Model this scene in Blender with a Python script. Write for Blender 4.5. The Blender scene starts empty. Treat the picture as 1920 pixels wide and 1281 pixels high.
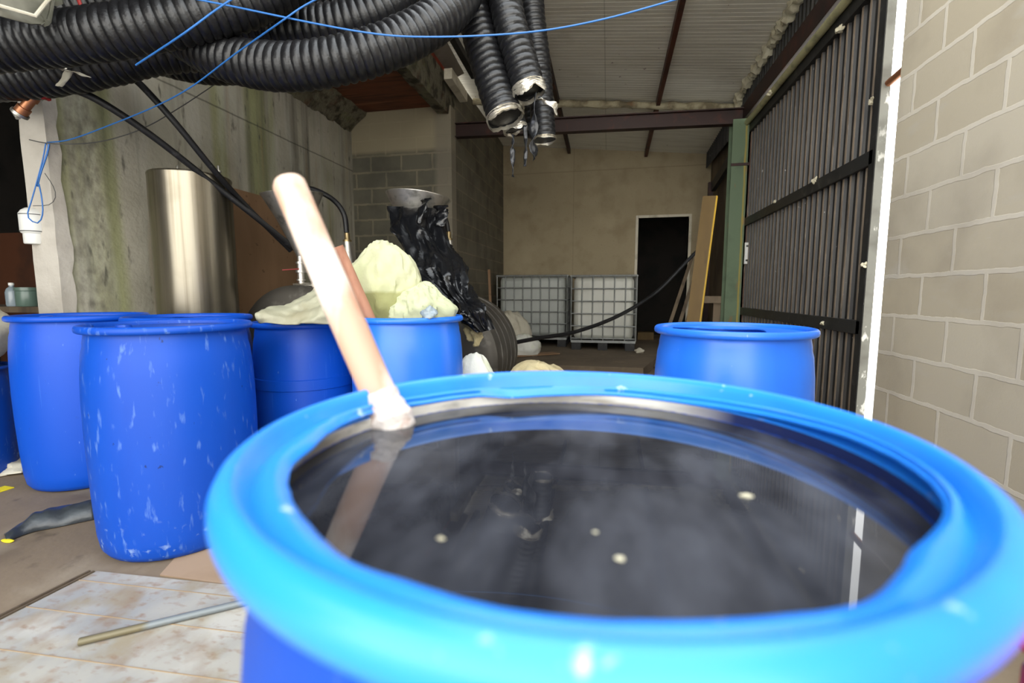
import bpy, bmesh, math, random
from mathutils import Vector, noise, Matrix
random.seed(4)
C = bpy.context.scene
COL = C.collection
R = math.radians
# ------------------------------------------------------------------ survey of the place (1920x1281 frame)
F = 877.0; YAW = R(11.6); PIT = R(6.0); EYE = 1.0
def ray(px, py):
    u = (px-960)/F; v = (640.5-py)/F
    f = math.cos(PIT)+v*math.sin(PIT); z = v*math.cos(PIT)-math.sin(PIT)
    return Vector((-math.sin(YAW)*f+math.cos(YAW)*u, math.cos(YAW)*f+math.sin(YAW)*u, z)), f
def pd(px, py, d):
    r, f = ray(px, py); return Vector((0, 0, EYE))+r*(d/f)
def pz(px, py, z):
    r, f = ray(px, py); return Vector((0, 0, EYE))+r*((z-EYE)/r.z)
def pX(px, py, X):
    r, f = ray(px, py); return Vector((0, 0, EYE))+r*(X/r.x)
def pY(px, py, Y):
    r, f = ray(px, py); return Vector((0, 0, EYE))+r*(Y/r.y)

# ------------------------------------------------------------------ materials
def lin(c):
    return tuple((x/12.92 if x <= .04045 else ((x+.055)/1.055)**2.4) for x in [v/255 for v in c])+(1,)
def mat(name, base, rough=.6, metal=0, layers=(), bump=None, spec=.5, ior=None, alpha=None, brick=None, coat=0, trans=0, sss=0, emit=None):
    m = bpy.data.materials.new(name); m.use_nodes = True
    nt = m.node_tree; N = nt.nodes; L = nt.links
    b = N['Principled BSDF']
    tc = N.new('ShaderNodeTexCoord')
    def noise_tex(scale, detail=4, seed=0):
        mp = N.new('ShaderNodeMapping')
        s = scale if isinstance(scale, (tuple, list)) else (scale,)*3
        mp.inputs['Scale'].default_value = s
        mp.inputs['Location'].default_value = (seed*3.7, seed*1.9, seed*5.3)
        L.new(tc.outputs['Object'], mp.inputs[0])
        n = N.new('ShaderNodeTexNoise'); n.inputs['Scale'].default_value = 1
        n.inputs['Detail'].default_value = detail
        L.new(mp.outputs[0], n.inputs['Vector']); return n.outputs['Fac']
    def ramp(fac, lo, hi):
        r = N.new('ShaderNodeMapRange'); r.inputs['From Min'].default_value = lo; r.inputs['From Max'].default_value = hi
        L.new(fac, r.inputs['Value']); return r.outputs[0]
    def math_(op, a, bb):
        n = N.new('ShaderNodeMath'); n.operation = op
        for i, q in enumerate((a, bb)):
            if isinstance(q, (int, float)): n.inputs[i].default_value = q
            else: L.new(q, n.inputs[i])
        return n.outputs[0]
    rgb = N.new('ShaderNodeRGB'); rgb.outputs[0].default_value = lin(base); cur = rgb.outputs[0]
    hb = None
    if brick:
        ax = brick['axes']; sp = N.new('ShaderNodeSeparateXYZ'); L.new(tc.outputs['Object'], sp.inputs[0])
        cb = N.new('ShaderNodeCombineXYZ')
        nz = math_('MULTIPLY', math_('SUBTRACT', noise_tex(14, 3), .5), .02)
        L.new(math_('ADD', math_('ADD', sp.outputs[ax[0]], brick['off'][0]), nz), cb.inputs[0])
        L.new(math_('ADD', math_('ADD', sp.outputs[ax[1]], brick['off'][1]), nz), cb.inputs[1])
        bt = N.new('ShaderNodeTexBrick'); L.new(cb.outputs[0], bt.inputs['Vector'])
        bt.inputs['Scale'].default_value = 1; bt.inputs['Brick Width'].default_value = brick['w']; bt.inputs['Row Height'].default_value = brick['h']
        bt.inputs['Mortar Size'].default_value = brick['m']; bt.inputs['Mortar Smooth'].default_value = .25
        bt.inputs['Color1'].default_value = lin(base); bt.inputs['Color2'].default_value = lin(brick['c2']); bt.inputs['Mortar'].default_value = lin(brick['mc'])
        bt.offset = .5
        cur = bt.outputs['Color']; hb = bt.outputs['Fac']
    for l in layers:
        col, sc, lo, hi = l[:4]; det = l[4] if len(l) > 4 else 4; st = l[5] if len(l) > 5 else 1
        opt = l[6] if len(l) > 6 else {}
        f = ramp(noise_tex(sc, det, opt.get('seed', 0)), lo, hi) if sc else None
        if 'band' in opt:
            a, b0, b1, soft = opt['band']
            sp = N.new('ShaderNodeSeparateXYZ'); L.new(tc.outputs['Object'], sp.inputs[0])
            v = math_('ADD', sp.outputs[a], math_('MULTIPLY', math_('SUBTRACT', noise_tex(opt.get('wob', 9), 3), .5), opt.get('amp', soft)))
            g = math_('MULTIPLY', ramp(v, b0-soft, b0+soft), ramp(v, b1+soft, b1-soft))
            f = math_('MULTIPLY', f, g) if f else g
        if st != 1: f = math_('MULTIPLY', f, st)
        mx = N.new('ShaderNodeMix'); mx.data_type = 'RGBA'
        L.new(f, mx.inputs[0]); L.new(cur, mx.inputs[6]); mx.inputs[7].default_value = lin(col); cur = mx.outputs[2]
    L.new(cur, b.inputs['Base Color'])
    b.inputs['Roughness'].default_value = rough; b.inputs['Metallic'].default_value = metal
    b.inputs['Specular IOR Level'].default_value = spec
    b.inputs['Coat Weight'].default_value = coat
    b.inputs['Transmission Weight'].default_value = trans
    if sss:
        b.inputs['Subsurface Weight'].default_value = sss; b.inputs['Subsurface Radius'].default_value = (.02, .04, .1); b.inputs['Subsurface Scale'].default_value = .5
    if ior: b.inputs['IOR'].default_value = ior
    if alpha is not None: b.inputs['Alpha'].default_value = alpha
    if emit: b.inputs['Emission Color'].default_value = lin(emit[0]); b.inputs['Emission Strength'].default_value = emit[1]
    if bump or hb:
        h = None
        if bump: h = noise_tex(bump[0], 6, 2)
        if hb:
            hh = math_('MULTIPLY', hb, brick.get('hs', 1.0)); h = math_('ADD', hh, math_('MULTIPLY', h, .35)) if h else hh
        bp = N.new('ShaderNodeBump'); bp.inputs['Strength'].default_value = bump[1] if bump else .5
        bp.inputs['Distance'].default_value = bump[2] if bump and len(bump) > 2 else .01
        L.new(h, bp.inputs['Height']); L.new(bp.outputs[0], b.inputs['Normal'])
    return m

# ------------------------------------------------------------------ objects
def tag(o, label=None, cat=None, group=None, kind=None):
    if label: o['label'] = label
    if cat: o['category'] = cat
    if group: o['group'] = group
    if kind: o['kind'] = kind
    return o
def empty(name, loc, label, cat, group=None):
    o = bpy.data.objects.new(name, None); COL.objects.link(o); o.location = Vector(loc); o.empty_display_size = .1
    return tag(o, label, cat, group)
def origin(o):
    v = Vector((0, 0, 0))
    while o: v = v+o.location; o = o.parent
    return v
class MB:
    def __init__(s): s.v = []; s.f = []; s.mi = []; s.cur = 0
    def add(s, vs, fs):
        n = len(s.v); s.v += [Vector(a) for a in vs]; s.f += [tuple(i+n for i in f) for f in fs]; s.mi += [s.cur]*len(fs); return s
    def box(s, a, b):
        x0, y0, z0 = a; x1, y1, z1 = b
        return s.add([(x0,y0,z0),(x1,y0,z0),(x1,y1,z0),(x0,y1,z0),(x0,y0,z1),(x1,y0,z1),(x1,y1,z1),(x0,y1,z1)],
                     [(0,3,2,1),(4,5,6,7),(0,1,5,4),(1,2,6,5),(2,3,7,6),(3,0,4,7)])
    def bar(s, p, q, w, h, up=(0,0,1)):
        p = Vector(p); q = Vector(q); d = (q-p).normalized(); u = Vector(up)
        if abs(d.dot(u)) > .98: u = Vector((0,1,0))
        sx = d.cross(u).normalized(); uz = sx.cross(d).normalized(); vs = []
        for c in (p, q):
            for a, b in ((-1,-1),(1,-1),(1,1),(-1,1)): vs.append(c+sx*a*w/2+uz*b*h/2)
        return s.add(vs, [(0,1,2,3),(7,6,5,4),(0,4,5,1),(1,5,6,2),(2,6,7,3),(3,7,4,0)])
    def quadstrip(s, rows, closed=False, cap=False):
        n = len(rows[0]); vs = [p for r in rows for p in r]; fs = []
        for i in range(len(rows)-1):
            for j in range(n if closed else n-1):
                k = (j+1) % n; fs.append((i*n+j, i*n+k, (i+1)*n+k, (i+1)*n+j))
        if cap: fs.append(tuple(range(n-1, -1, -1))); fs.append(tuple((len(rows)-1)*n+j for j in range(n)))
        return s.add(vs, fs)
    def tube(s, pts, rad, n=12, cap=True, wob=None):
        pts = [Vector(p) for p in pts]; rows = []
        t0 = (pts[1]-pts[0]).normalized(); ref = Vector((0,0,1)) if abs(t0.z) < .9 else Vector((0,1,0))
        a = t0.cross(ref).normalized()
        for i, p in enumerate(pts):
            t = (pts[min(i+1, len(pts)-1)]-pts[max(i-1, 0)]).normalized()
            a = (a-t*a.dot(t)).normalized(); b = t.cross(a)
            r = rad(i) if callable(rad) else rad; row = []
            for k in range(n):
                th = 2*math.pi*k/n; rr = r*(1+(wob(p, th) if wob else 0))
                row.append(p+a*math.cos(th)*rr+b*math.sin(th)*rr)
            rows.append(row)
        return s.quadstrip(rows, True, cap)
    def lathe(s, c, prof, n=64, axis='Z', cap=False, fn=None):
        c = Vector(c); rows = []
        for (r, z) in prof:
            row = []
            for k in range(n):
                th = 2*math.pi*k/n; rr, zz = fn(r, z, th) if fn else (r, z)
                x, y = rr*math.cos(th), rr*math.sin(th)
                row.append(c+(Vector((x, y, zz)) if axis == 'Z' else Vector((x, zz, y)) if axis == 'Y' else Vector((zz, x, y))))
            rows.append(row)
        return s.quadstrip(rows, True, cap)
    def build(s, name, mats, parent=None, smooth=True, bevel=0, solid=0, sub=0, ang=40, loc=None):
        mats = mats if isinstance(mats, (list, tuple)) else [mats]
        me = bpy.data.meshes.new(name); o = bpy.data.objects.new(name, me)
        if parent is None and loc is not None: og = Vector(loc)
        else: og = Vector((0,0,0))
        base = origin(parent) if parent else og
        me.from_pydata([tuple(v-base) for v in s.v], [], s.f)
        for m in mats: me.materials.append(m)
        for p, i in zip(me.polygons, s.mi): p.material_index = i
        bm = bmesh.new(); bm.from_mesh(me); bmesh.ops.recalc_face_normals(bm, faces=bm.faces); bm.to_mesh(me); bm.free()
        if smooth:
            for p in me.polygons: p.use_smooth = True
            me.set_sharp_from_angle(angle=R(ang))
        COL.objects.link(o)
        if parent: o.parent = parent
        else: o.location = og
        if bevel:
            b = o.modifiers.new('bevel', 'BEVEL'); b.width = bevel; b.segments = 2; b.limit_method = 'ANGLE'
        if solid:
            b = o.modifiers.new('solid', 'SOLIDIFY'); b.thickness = solid; b.offset = 0
        if sub:
            b = o.modifiers.new('sub', 'SUBSURF'); b.levels = sub; b.render_levels = sub
        return o
def struct(o): o['kind'] = 'structure'; return o
def spline(pts, n=12):
    P = [Vector(p) for p in pts]; P = [P[0]*2-P[1]]+P+[P[-1]*2-P[-2]]; out = []
    for i in range(1, len(P)-2):
        for k in range(n):
            t = k/n; a, b, c, d = P[i-1], P[i], P[i+1], P[i+2]
            out.append(.5*((2*b)+(c-a)*t+(2*a-5*b+4*c-d)*t*t+(3*b-a-3*c+d)*t**3))
    out.append(P[-2]); return out
def resample(pts, step):
    L = [0]
    for i in range(1, len(pts)): L.append(L[-1]+(pts[i]-pts[i-1]).length)
    n = max(2, int(L[-1]/step)); out = []; j = 0
    for i in range(n+1):
        t = L[-1]*i/n
        while j < len(L)-2 and L[j+1] < t: j += 1
        out.append(pts[j].lerp(pts[j+1], (t-L[j])/max(1e-9, L[j+1]-L[j])))
    return out
def nz(p, s=1, seed=0): return noise.noise(Vector(p)*s+Vector((seed*7.1, seed*3.3, seed*1.7)))
def ridged(p, s=1, seed=0): return 1-abs(nz(p, s, seed))*2
def blob(c, rad, seed=0, amp=.12, freq=3, wr=.04, wf=9, n=48, floor=None, fn=None):
    mb = MB(); c = Vector(c); rows = []
    for i in range(n//2+1):
        ph = math.pi*i/(n//2); row = []
        for k in range(n):
            th = 2*math.pi*k/n
            d = Vector((math.sin(ph)*math.cos(th), math.sin(ph)*math.sin(th), math.cos(ph)))
            q = Vector((d.x*rad[0], d.y*rad[1], d.z*rad[2]))
            s = 1+amp*nz(d, freq*.5, seed)*2+wr*ridged(Vector((d.x*1.4, d.y*1.4, d.z*.7)), wf*.5, seed+3)
            p = c+q*s
            if fn: p = fn(p, d)
            if floor is not None and p.z < floor: p.z = floor+.002*abs(nz(p, 20))
            row.append(p)
        rows.append(row)
    return mb.quadstrip(rows, True)

# ---- palette
M = {}
blue_layers = [((14,66,170), (5,5,1.2), .45, .8, 5, .5), ((10,35,90), (50,50,30), .69, .76, 6, .4), ((150,185,230), (60,60,26), .70, .78, 8, .5), ((90,145,225), (70,70,3), .66, .8, 3, .25, {'seed':2})]
M['blue'] = mat('blue_plastic', (4,72,180), .45, 0, blue_layers, (40, .05, .004), spec=.3)
M['blue_dull'] = mat('scuffed_blue_plastic', (5,68,168), .48, 0, [((12,56,150), (5,5,1.5), .45, .8, 5, .5), ((125,160,205), (50,50,12), .60, .78, 9, .5), ((8,24,60), (40,40,26), .71, .74, 6, .7, {'seed':3}), ((150,175,205), (30,30,30), .6, .7, 8, .7, {'seed':5, 'band':(2, 0, .12, .08)})], (40, .05, .004), spec=.3)
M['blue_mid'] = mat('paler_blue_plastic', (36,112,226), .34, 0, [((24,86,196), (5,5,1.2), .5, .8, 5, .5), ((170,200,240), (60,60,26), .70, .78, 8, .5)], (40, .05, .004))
M['blue_lit'] = mat('lit_blue_plastic', (38,135,240), .3, 0, [((25,100,225), 6, .5, .7, 4, .5), ((215,235,250), 40, .66, .72, 8, .6)], (30, .04, .003))  # brighter blue stands in for the strong light on the near rim
M['residue'] = mat('white_residue', (225,222,215), .7, 0, [((150,135,110), (20,20,8), .5, .75, 6, .7), ((100,90,75), (6,6,50), .6, .75, 6, .6)], (60, .3, .004))
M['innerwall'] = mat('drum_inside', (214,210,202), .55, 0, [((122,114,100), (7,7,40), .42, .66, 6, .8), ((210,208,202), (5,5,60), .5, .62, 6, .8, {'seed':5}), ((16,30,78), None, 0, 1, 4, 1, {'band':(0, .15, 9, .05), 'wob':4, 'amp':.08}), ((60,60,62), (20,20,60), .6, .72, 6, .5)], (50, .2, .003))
M['water'] = mat('dark_water', (34,35,40), .02, 0, [((82,84,92), (16,7,10), .42, .78, 9, .85)], (10, .015, .002), ior=1.333)
M['wood_stick'] = mat('weathered_wood', (186,150,126), .6, 0, [((225,212,200), (14,14,5), .45, .62, 5, .8), ((176,98,62), (10,10,4), .56, .72, 5, .7), ((160,82,48), None, 0, 1, 4, .9, {'band':(2, .862, .925, .018), 'wob':30, 'amp':.02})], ((70,70,12), .25, .003))
M['plaster'] = mat('white_crust', (214,204,196), .85, 0, [((165,120,100), 40, .55, .7, 5, .6)], (160, .8, .006))
M['block'] = mat('block_wall', (190,180,160), .9, 0, [((128,116,100), 2.2, .5, .75, 6, .45), ((185,180,170), (3,3,9), .6, .75, 6, .4), ((205,205,205), (1,3,40), .7, .74, 3, .7, {'band':(2, 1.1, 1.32, .02)})], (90, .35, .006),
    brick=dict(axes=(1,2), off=(10-2.76+.385*.0+.005, 10-.08), w=.385, h=.2, m=.011, c2=(178,166,143), mc=(203,194,177), hs=.9))
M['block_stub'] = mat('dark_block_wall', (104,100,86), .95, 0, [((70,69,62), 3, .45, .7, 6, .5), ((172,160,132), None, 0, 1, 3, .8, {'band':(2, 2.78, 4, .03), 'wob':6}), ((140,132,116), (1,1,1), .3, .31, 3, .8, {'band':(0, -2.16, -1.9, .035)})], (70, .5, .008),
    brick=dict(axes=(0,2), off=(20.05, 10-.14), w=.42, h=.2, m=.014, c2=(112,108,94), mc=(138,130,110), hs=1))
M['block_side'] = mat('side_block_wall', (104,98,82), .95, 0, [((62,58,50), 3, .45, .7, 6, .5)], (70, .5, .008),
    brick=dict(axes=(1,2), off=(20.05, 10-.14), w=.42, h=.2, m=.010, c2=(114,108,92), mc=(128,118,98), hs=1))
M['osb'] = mat('chipboard_wall', (164,150,122), .9, 0, [((138,122,94), 3, .5, .7, 6, .6), ((186,172,142), 1.2, .5, .7, 5, .5), ((100,82,60), (60,60,30), .62, .7, 4, .4), ((90,75,55), None, 0, 1, 1, .7, {'band':(0, -.655, -.65, .003), 'amp':0}), ((96,80,60), None, 0, 1, 1, .5, {'band':(2, 3.15, 3.16, .008), 'amp':.01})], (50, .2, .004))
M['conc'] = mat('stained_concrete', (186,181,165), .9, 0, [
    ((132,128,112), (2,2.4,2), .3, .8, 7, .8), ((140,144,88), (1,3.2,.12), .48, .62, 2, .7), ((92,90,80), (1,8,.3), .49, .70, 6, .8, {'seed':3}),
    ((152,126,84), (1,7,.4), .6, .76, 4, .5, {'seed':6}), ((192,190,180), (2,5,.8), .5, .72, 6, .6, {'seed':8}),
    ((96,92,82), (1,20,12), .4, .7, 8, .75, {'band':(1, 2.36, 2.60, .06)}), ((150,154,104), None, 0, 1, 3, .45, {'band':(1, 2.61, 2.69, .03)}),
    ((80,78,68), (9,16,5), .62, .72, 7, .8, {'seed':4}), ((64,62,54), None, 0, 1, 2, .7, {'band':(2, 2.565, 2.577, .005), 'amp':.01})], (30, .5, .01))
M['plaster_pillar'] = mat('rough_plaster', (190,184,174), .9, 0, [((150,143,132), 3, .5, .7, 6, .6), ((120,100,90), 2, .58, .7, 5, .4, {'seed':2})], (24, .5, .012))
M['slab_under'] = mat('rust_boards', (112,62,36), .8, 0, [((78,42,26), (2,9,2), .45, .65, 5, .8), ((140,92,62), (1.5,12,2), .6, .7, 4, .6, {'seed':4}), ((60,34,24), (1,30,1), .62, .66, 2, .7, {'seed':7})], (20, .3, .006))
M['rough_conc'] = mat('crumbling_concrete', (112,106,88), .95, 0, [((52,48,36), 9, .48, .62, 7, .9), ((120,122,86), 4, .55, .7, 5, .7), ((90,56,34), 5, .58, .7, 5, .6, {'seed':5})], (26, 1, .03))
M['floor'] = mat('dirty_floor', (122,106,86), .85, 0, [((88,74,58), 1.8, .48, .68, 8, .7), ((152,140,120), 3.5, .54, .72, 8, .6), ((66,54,42), 7, .62, .72, 8, .6, {'seed':3})], (30, .35, .006))
M['slabtop'] = mat('dusty_slab', (112,98,80), .9, 0, [((86,74,60), 2, .45, .7, 8, .7), ((140,124,100), 4, .56, .7, 6, .6)], (40, .4, .006))
M['plate'] = mat('pale_sheet', (164,160,150), .55, 0, [((140,140,138), 3.2, .42, .6, 8, .8), ((142,128,102), 7, .50, .64, 9, .75), ((186,182,172), 4, .55, .7, 6, .7, {'seed':6}), ((128,92,58), (22,44,8), .54, .72, 10, .6), ((126,98,68), (9,7,3), .52, .72, 10, .6, {'seed':3})], (18, .25, .006))
M['rust_line'] = mat('rusty_seam', (150,128,100), .8)
M['ground'] = mat('yard_ground', (205,203,198), .9, 0, [((180,178,170), 2, .5, .7)])
M['roof'] = mat('roof_sheet', (226,222,208), .7, 0, [((200,194,178), (1.2,14,1), .45, .7, 5, .7), ((170,162,144), 1.3, .6, .74, 6, .5), ((90,50,34), 18, .7, .74, 5, .7), ((160,155,140), None, 0, 1, 1, .6, {'band':(0, -.1, -.09, .003), 'amp':0})], None)
M['brown_steel'] = mat('brown_steel', (50,30,26), .55, .2, [((88,44,30), 8, .55, .7, 5, .6), ((36,26,24), 3, .55, .7)], (40, .1, .003))
M['brown_paint'] = mat('reddish_brown_steel', (84,46,34), .55, .1, [((58,34,28), 6, .5, .7)])
M['dark_steel'] = mat('dark_steel', (50,50,50), .5, .4, [((90,88,84), 14, .6, .72, 6, .6), ((32,32,33), 4, .5, .7)], (40, .1, .003))
M['rib'] = mat('dusty_rib', (150,134,116), .6, .1, [((96,84,72), (20,20,3), .45, .65, 5, .8), ((176,166,152), (40,40,8), .6, .68, 6, .7)], (60, .2, .003))
M['sheet'] = mat('dark_sheet', (42,41,40), .5, .2, [((80,76,70), (14,14,1.5), .5, .7, 5, .7), ((170,168,162), (26,26,18), .7, .73, 7, .8)], (40, .1, .003))
M['galv'] = mat('galvanised', (150,152,150), .45, .6, [((110,112,110), 20, .5, .7, 4, .6)])
M['pale_tube'] = mat('pale_tube', (186,182,140), .4, .3, [((110,108,90), (9,9,9), .5, .7, 5, .6)])
M['foam'] = mat('spray_foam', (205,198,172), .9, 0, [((160,148,118), 10, .5, .7, 5, .6)], (50, .4, .01))
M['foam_dirty'] = mat('dirty_foam', (178,168,140), .95, 0, [((104,92,70), 7, .46, .62, 7, .8), ((140,96,60), 5, .6, .7, 5, .6, {'seed':3})], (40, .6, .015))
M['green'] = mat('green_paint', (92,110,84), .6, 0, [((74,90,68), 5, .5, .65, 5, .6), ((128,92,50), (14,14,3), .62, .7, 6, .8), ((160,140,50), None, 0, 1, 3, .8, {'band':(0, .045, .062, .006), 'wob':5, 'amp':.02})], (40, .15, .003))
M['hose'] = mat('black_duct', (20,20,22), .36, 0, [((34,34,36), 30, .5, .7, 4, .5)], (90, .35, .004), spec=.5)
M['rubber'] = mat('black_rubber', (22,22,24), .5, 0, [((50,50,52), 30, .6, .7)], None)
M['foil'] = mat('silver_foil', (206,200,186), .32, .75, [((170,164,150), 30, .5, .7)], (50, .5, .008))
M['tapeblk'] = mat('dark_tape', (34,35,38), .3, .1, [((96,98,106), (14,14,20), .55, .68, 4, .7)], (40, .4, .006))  # lighter bluish patches paint highlights onto the tape
M['blackbag'] = mat('black_plastic_film', (16,17,20), .27, 0, [], (14, .25, .012), spec=.55)
M['inox'] = mat('brushed_steel', (150,143,128), .3, .95, [((116,108,92), (30,30,.6), .45, .65, 4, .7), ((92,86,74), 3, .55, .75, 5, .4)], ((60,60,1), .04, .002))
M['inox2'] = mat('bright_steel', (206,202,194), .42, .95, [((140,138,130), 12, .5, .7)])
M['tank'] = mat('dark_tank_steel', (88,84,78), .5, .55, [((62,58,54), 3, .45, .7, 6, .8), ((140,136,128), 7, .58, .74, 7, .6), ((190,186,176), 5, .72, .75, 3, .7)], (30, .1, .004))
M['cloth_green'] = mat('pale_green_cloth', (188,188,154), .9, 0, [((172,176,128), 4, .5, .7, 5, .5), ((140,140,88), None, 0, 1, 4, .85, {'band':(2, -1, 1.005, .008), 'wob':7, 'amp':.06})], (60, .35, .006))
M['cloth_green2'] = mat('light_green_cloth', (184,188,154), .9, 0, [((154,158,112), 6, .5, .7, 5, .6)], (60, .35, .006))
M['cloth_pale'] = mat('translucent_film', (156,154,132), .6, 0, [((134,126,98), 5, .48, .7, 5, .6), ((172,170,152), 6, .58, .7, 5, .6)], (40, .4, .008))
M['cloth_white'] = mat('white_cloth', (226,226,216), .9, 0, [((200,206,160), 5, .55, .7, 5, .6)], (50, .4, .008))
M['sack'] = mat('woven_sack', (196,190,172), .85, 0, [((160,150,128), 5, .5, .7, 5, .6)], (60, .35, .008))
M['sackbeige'] = mat('beige_sack', (186,172,134), .85, 0, [((150,136,100), 8, .5, .7, 5, .6)], (60, .5, .01))
M['felt'] = mat('insulation_felt', (158,146,110), .95, 0, [((110,98,66), 8, .5, .7, 5, .8)], (60, .6, .01))
M['ibc'] = mat('milky_plastic', (196,196,186), .45, 0, [((170,170,158), 2, .5, .7, 4, .5)])
M['ibc_b'] = mat('greyer_milky_plastic', (176,180,174), .45, 0, [((150,156,152), 2, .5, .7, 4, .5)])
M['black_plastic'] = mat('black_plastic', (26,26,28), .5, 0, [((58,56,52), 10, .55, .7)])
M['yellow_wood'] = mat('yellow_board', (126,100,52), .6, 0, [((104,80,44), (3,3,.8), .45, .65, 5, .7), ((90,72,48), (20,20,3), .6, .7, 4, .5)], None)
M['yellow_edge'] = mat('yellow_edge', (214,172,48), .5)
M['dark_wood'] = mat('old_wood', (92,78,60), .8, 0, [((62,50,38), (10,10,2), .45, .65)], None)
M['ply'] = mat('plywood', (150,118,88), .7, 0, [((128,98,70), (4,4,1.2), .45, .65, 5, .6), ((100,72,50), 14, .66, .72, 4, .6)], None)
M['redwood'] = mat('reddish_handle', (170,122,98), .7, 0, [((140,92,72), (12,12,5), .45, .65, 5, .8)], (80, .3, .003))
M['white_plastic'] = mat('white_plastic', (222,222,218), .4)
M['white_trim'] = mat('white_trim', (214,206,186), .6, 0, [((180,172,150), 6, .5, .7)])
M['wire_blue'] = mat('blue_wire', (46,108,180), .45)
M['wire_grey'] = mat('grey_wire', (74,74,72), .5)
M['red'] = mat('red_plastic', (214,24,26), .35, 0, [((240,90,90), 18, .6, .7, 4, .5)], (20, .4, .01))
M['red_dk'] = mat('dull_red', (130,20,18), .6)
M['yellow'] = mat('yellow_tape', (226,206,28), .6)
M['copper'] = mat('copper_fitting', (176,118,84), .35, .7)
M['brass'] = mat('brass_clamp', (150,132,96), .35, .8)
M['orange'] = mat('orange_panel', (78,42,20), .7, 0, [((52,28,14), 3, .5, .7)])
M['dark'] = mat('shade_dark_wall', (40,36,32), .95, 0, [((26,24,22), 3, .5, .7)])  # near-black tone stands in for the deep shade of the annex
M['tarp'] = mat('grey_tarp', (112,110,98), .8, 0, [((70,70,58), 5, .5, .7)], None)
M['bottle'] = mat('clear_bottle', (190,205,215), .15, 0, trans=.6)
M['jar'] = mat('grey_green_jar', (88,108,98), .3)
M['cardboard'] = mat('tan_board', (152,128,104), .85, 0, [((134,110,86), 5, .5, .7, 6, .6)], (40, .1, .003))
M['rust_board'] = mat('orange_edge_board', (176,70,36), .7, 0, [((110,44,30), 3, .45, .65)])
M['pipe'] = mat('grey_pipe', (112,118,120), .5, .2, [((104,94,66), None, 0, 1, 3, .9, {'band':(0, -2, .13, .008)}), ((110,100,74), 20, .55, .7, 6, .5)], (60, .2, .003))
M['gray_panel'] = mat('grey_steel_panel', (140,132,124), .45, .3, [((112,100,92), 3, .5, .7)])

# ------------------------------------------------------------------ shell
def roofz(x, y): return 3.35+.0975*(1.53-x)+.05*(8.7-y)
# wall_right ends at the daylight gap
struct(MB().box((1.45,-1.0,0), (1.6,2.89,3.3)).build('wall_right', M['block'], smooth=False))
struct(MB().box((-3.48,2.3,0), (-3.3,5.95,3.29)).build('wall_left', M['conc'], smooth=False))
# plastered end of the left wall, slightly ragged
mb = MB(); rows = []
for i in range(41):
    z = 3.2*i/40; w = .012*nz((0,0,z), 9, 2)+.01*nz((0,0,z), 30, 4)
    rows.append([Vector((-3.485+.01*nz((1,0,z), 4), 2.31, z)), Vector((-3.485+.01*nz((1,0,z), 4), 2.272, z)), Vector((-3.29, 2.272+.006*nz((0,2,z), 8), z)), Vector((-3.287, 2.345+w*2, z)), Vector((-3.31, 2.35+w*2, z))])
struct(mb.quadstrip(rows, True, True).build('trim_1', M['plaster_pillar'], ang=60))
struct(MB().box((-3.3,5.75,0), (-1.95,5.93,3.29)).build('wall_center', M['block_stub'], smooth=False))
struct(MB().box((-2.07,5.93,0), (-1.95,8.7,3.72)).build('wall_inner', M['block_side'], smooth=False))
mb = MB(); x0, x1, zt = .49, 1.335, 2.30
mb.box((-2.1,8.7,0), (x0,8.85,3.72)); mb.box((x1,8.7,0), (2.2,8.85,3.42)); mb.box((x0,8.7,zt), (x1,8.85,3.5))
struct(mb.build('wall_back', M['osb'], smooth=False))
mb = MB(); t = .045
mb.box((x0-t,8.68,.12), (x0,8.86,zt+t)); mb.box((x1,8.68,0), (x1+t,8.86,zt+t)); mb.box((x0,8.68,zt), (x1,8.86,zt+t))
struct(mb.build('door_1', M['white_trim'], smooth=False, bevel=.004))
# dark room behind the doorway
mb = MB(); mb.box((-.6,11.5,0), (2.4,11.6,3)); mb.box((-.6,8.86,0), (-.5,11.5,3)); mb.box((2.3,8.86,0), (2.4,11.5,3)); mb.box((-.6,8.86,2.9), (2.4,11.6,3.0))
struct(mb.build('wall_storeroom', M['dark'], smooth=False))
# right hand boarding beyond the green column
struct(MB().box((1.66,6.2,0), (1.74,8.7,3.5)).build('wall_right_rear', mat('brown_boarding', (120,106,90), .9, 0, [((92,80,66), (1,2,1), .48, .6)]), smooth=False))
# left annex; the forward wall pieces are added to block light from the left
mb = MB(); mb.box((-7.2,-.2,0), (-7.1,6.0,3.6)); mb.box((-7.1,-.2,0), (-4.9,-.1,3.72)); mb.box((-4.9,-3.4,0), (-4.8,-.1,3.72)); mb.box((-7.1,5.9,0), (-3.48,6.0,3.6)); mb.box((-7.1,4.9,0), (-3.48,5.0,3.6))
struct(mb.build('wall_annex_and_blocker', M['dark'], smooth=False))
struct(MB().box((-7.1,-.12,2.45), (-1.3,-.04,3.72)).build('sky_blocker', M['dark'], smooth=False))  # added beam out of view, blocks sky light on the left side
# floors
struct(MB().box((-7.2,-.9,-.1), (1.62,11.6,0)).build('floor', M['floor'], smooth=False))
struct(MB().box((1.6,-14,-.12), (16,14,-.005)).build('ground', M['ground'], smooth=False))
struct(MB().box((-14,-14,-.12), (1.6,-.9,-.005)).build('ground_yard', M['ground'], smooth=False))
mb = MB(); P = [(-1.95,5.63),(.42,5.61),(.66,6.6),(1.3,8.7),(-1.95,8.7)]
n = len(P); vs = [(x,y,0) for x,y in P]+[(x,y,.12) for x,y in P]
mb.add(vs, [tuple(range(n,2*n)), tuple(range(n-1,-1,-1))]+[(i,(i+1)%n,n+(i+1)%n,n+i) for i in range(n)])
struct(mb.build('floor_raised', M['slabtop'], smooth=False, bevel=.008))
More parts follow.
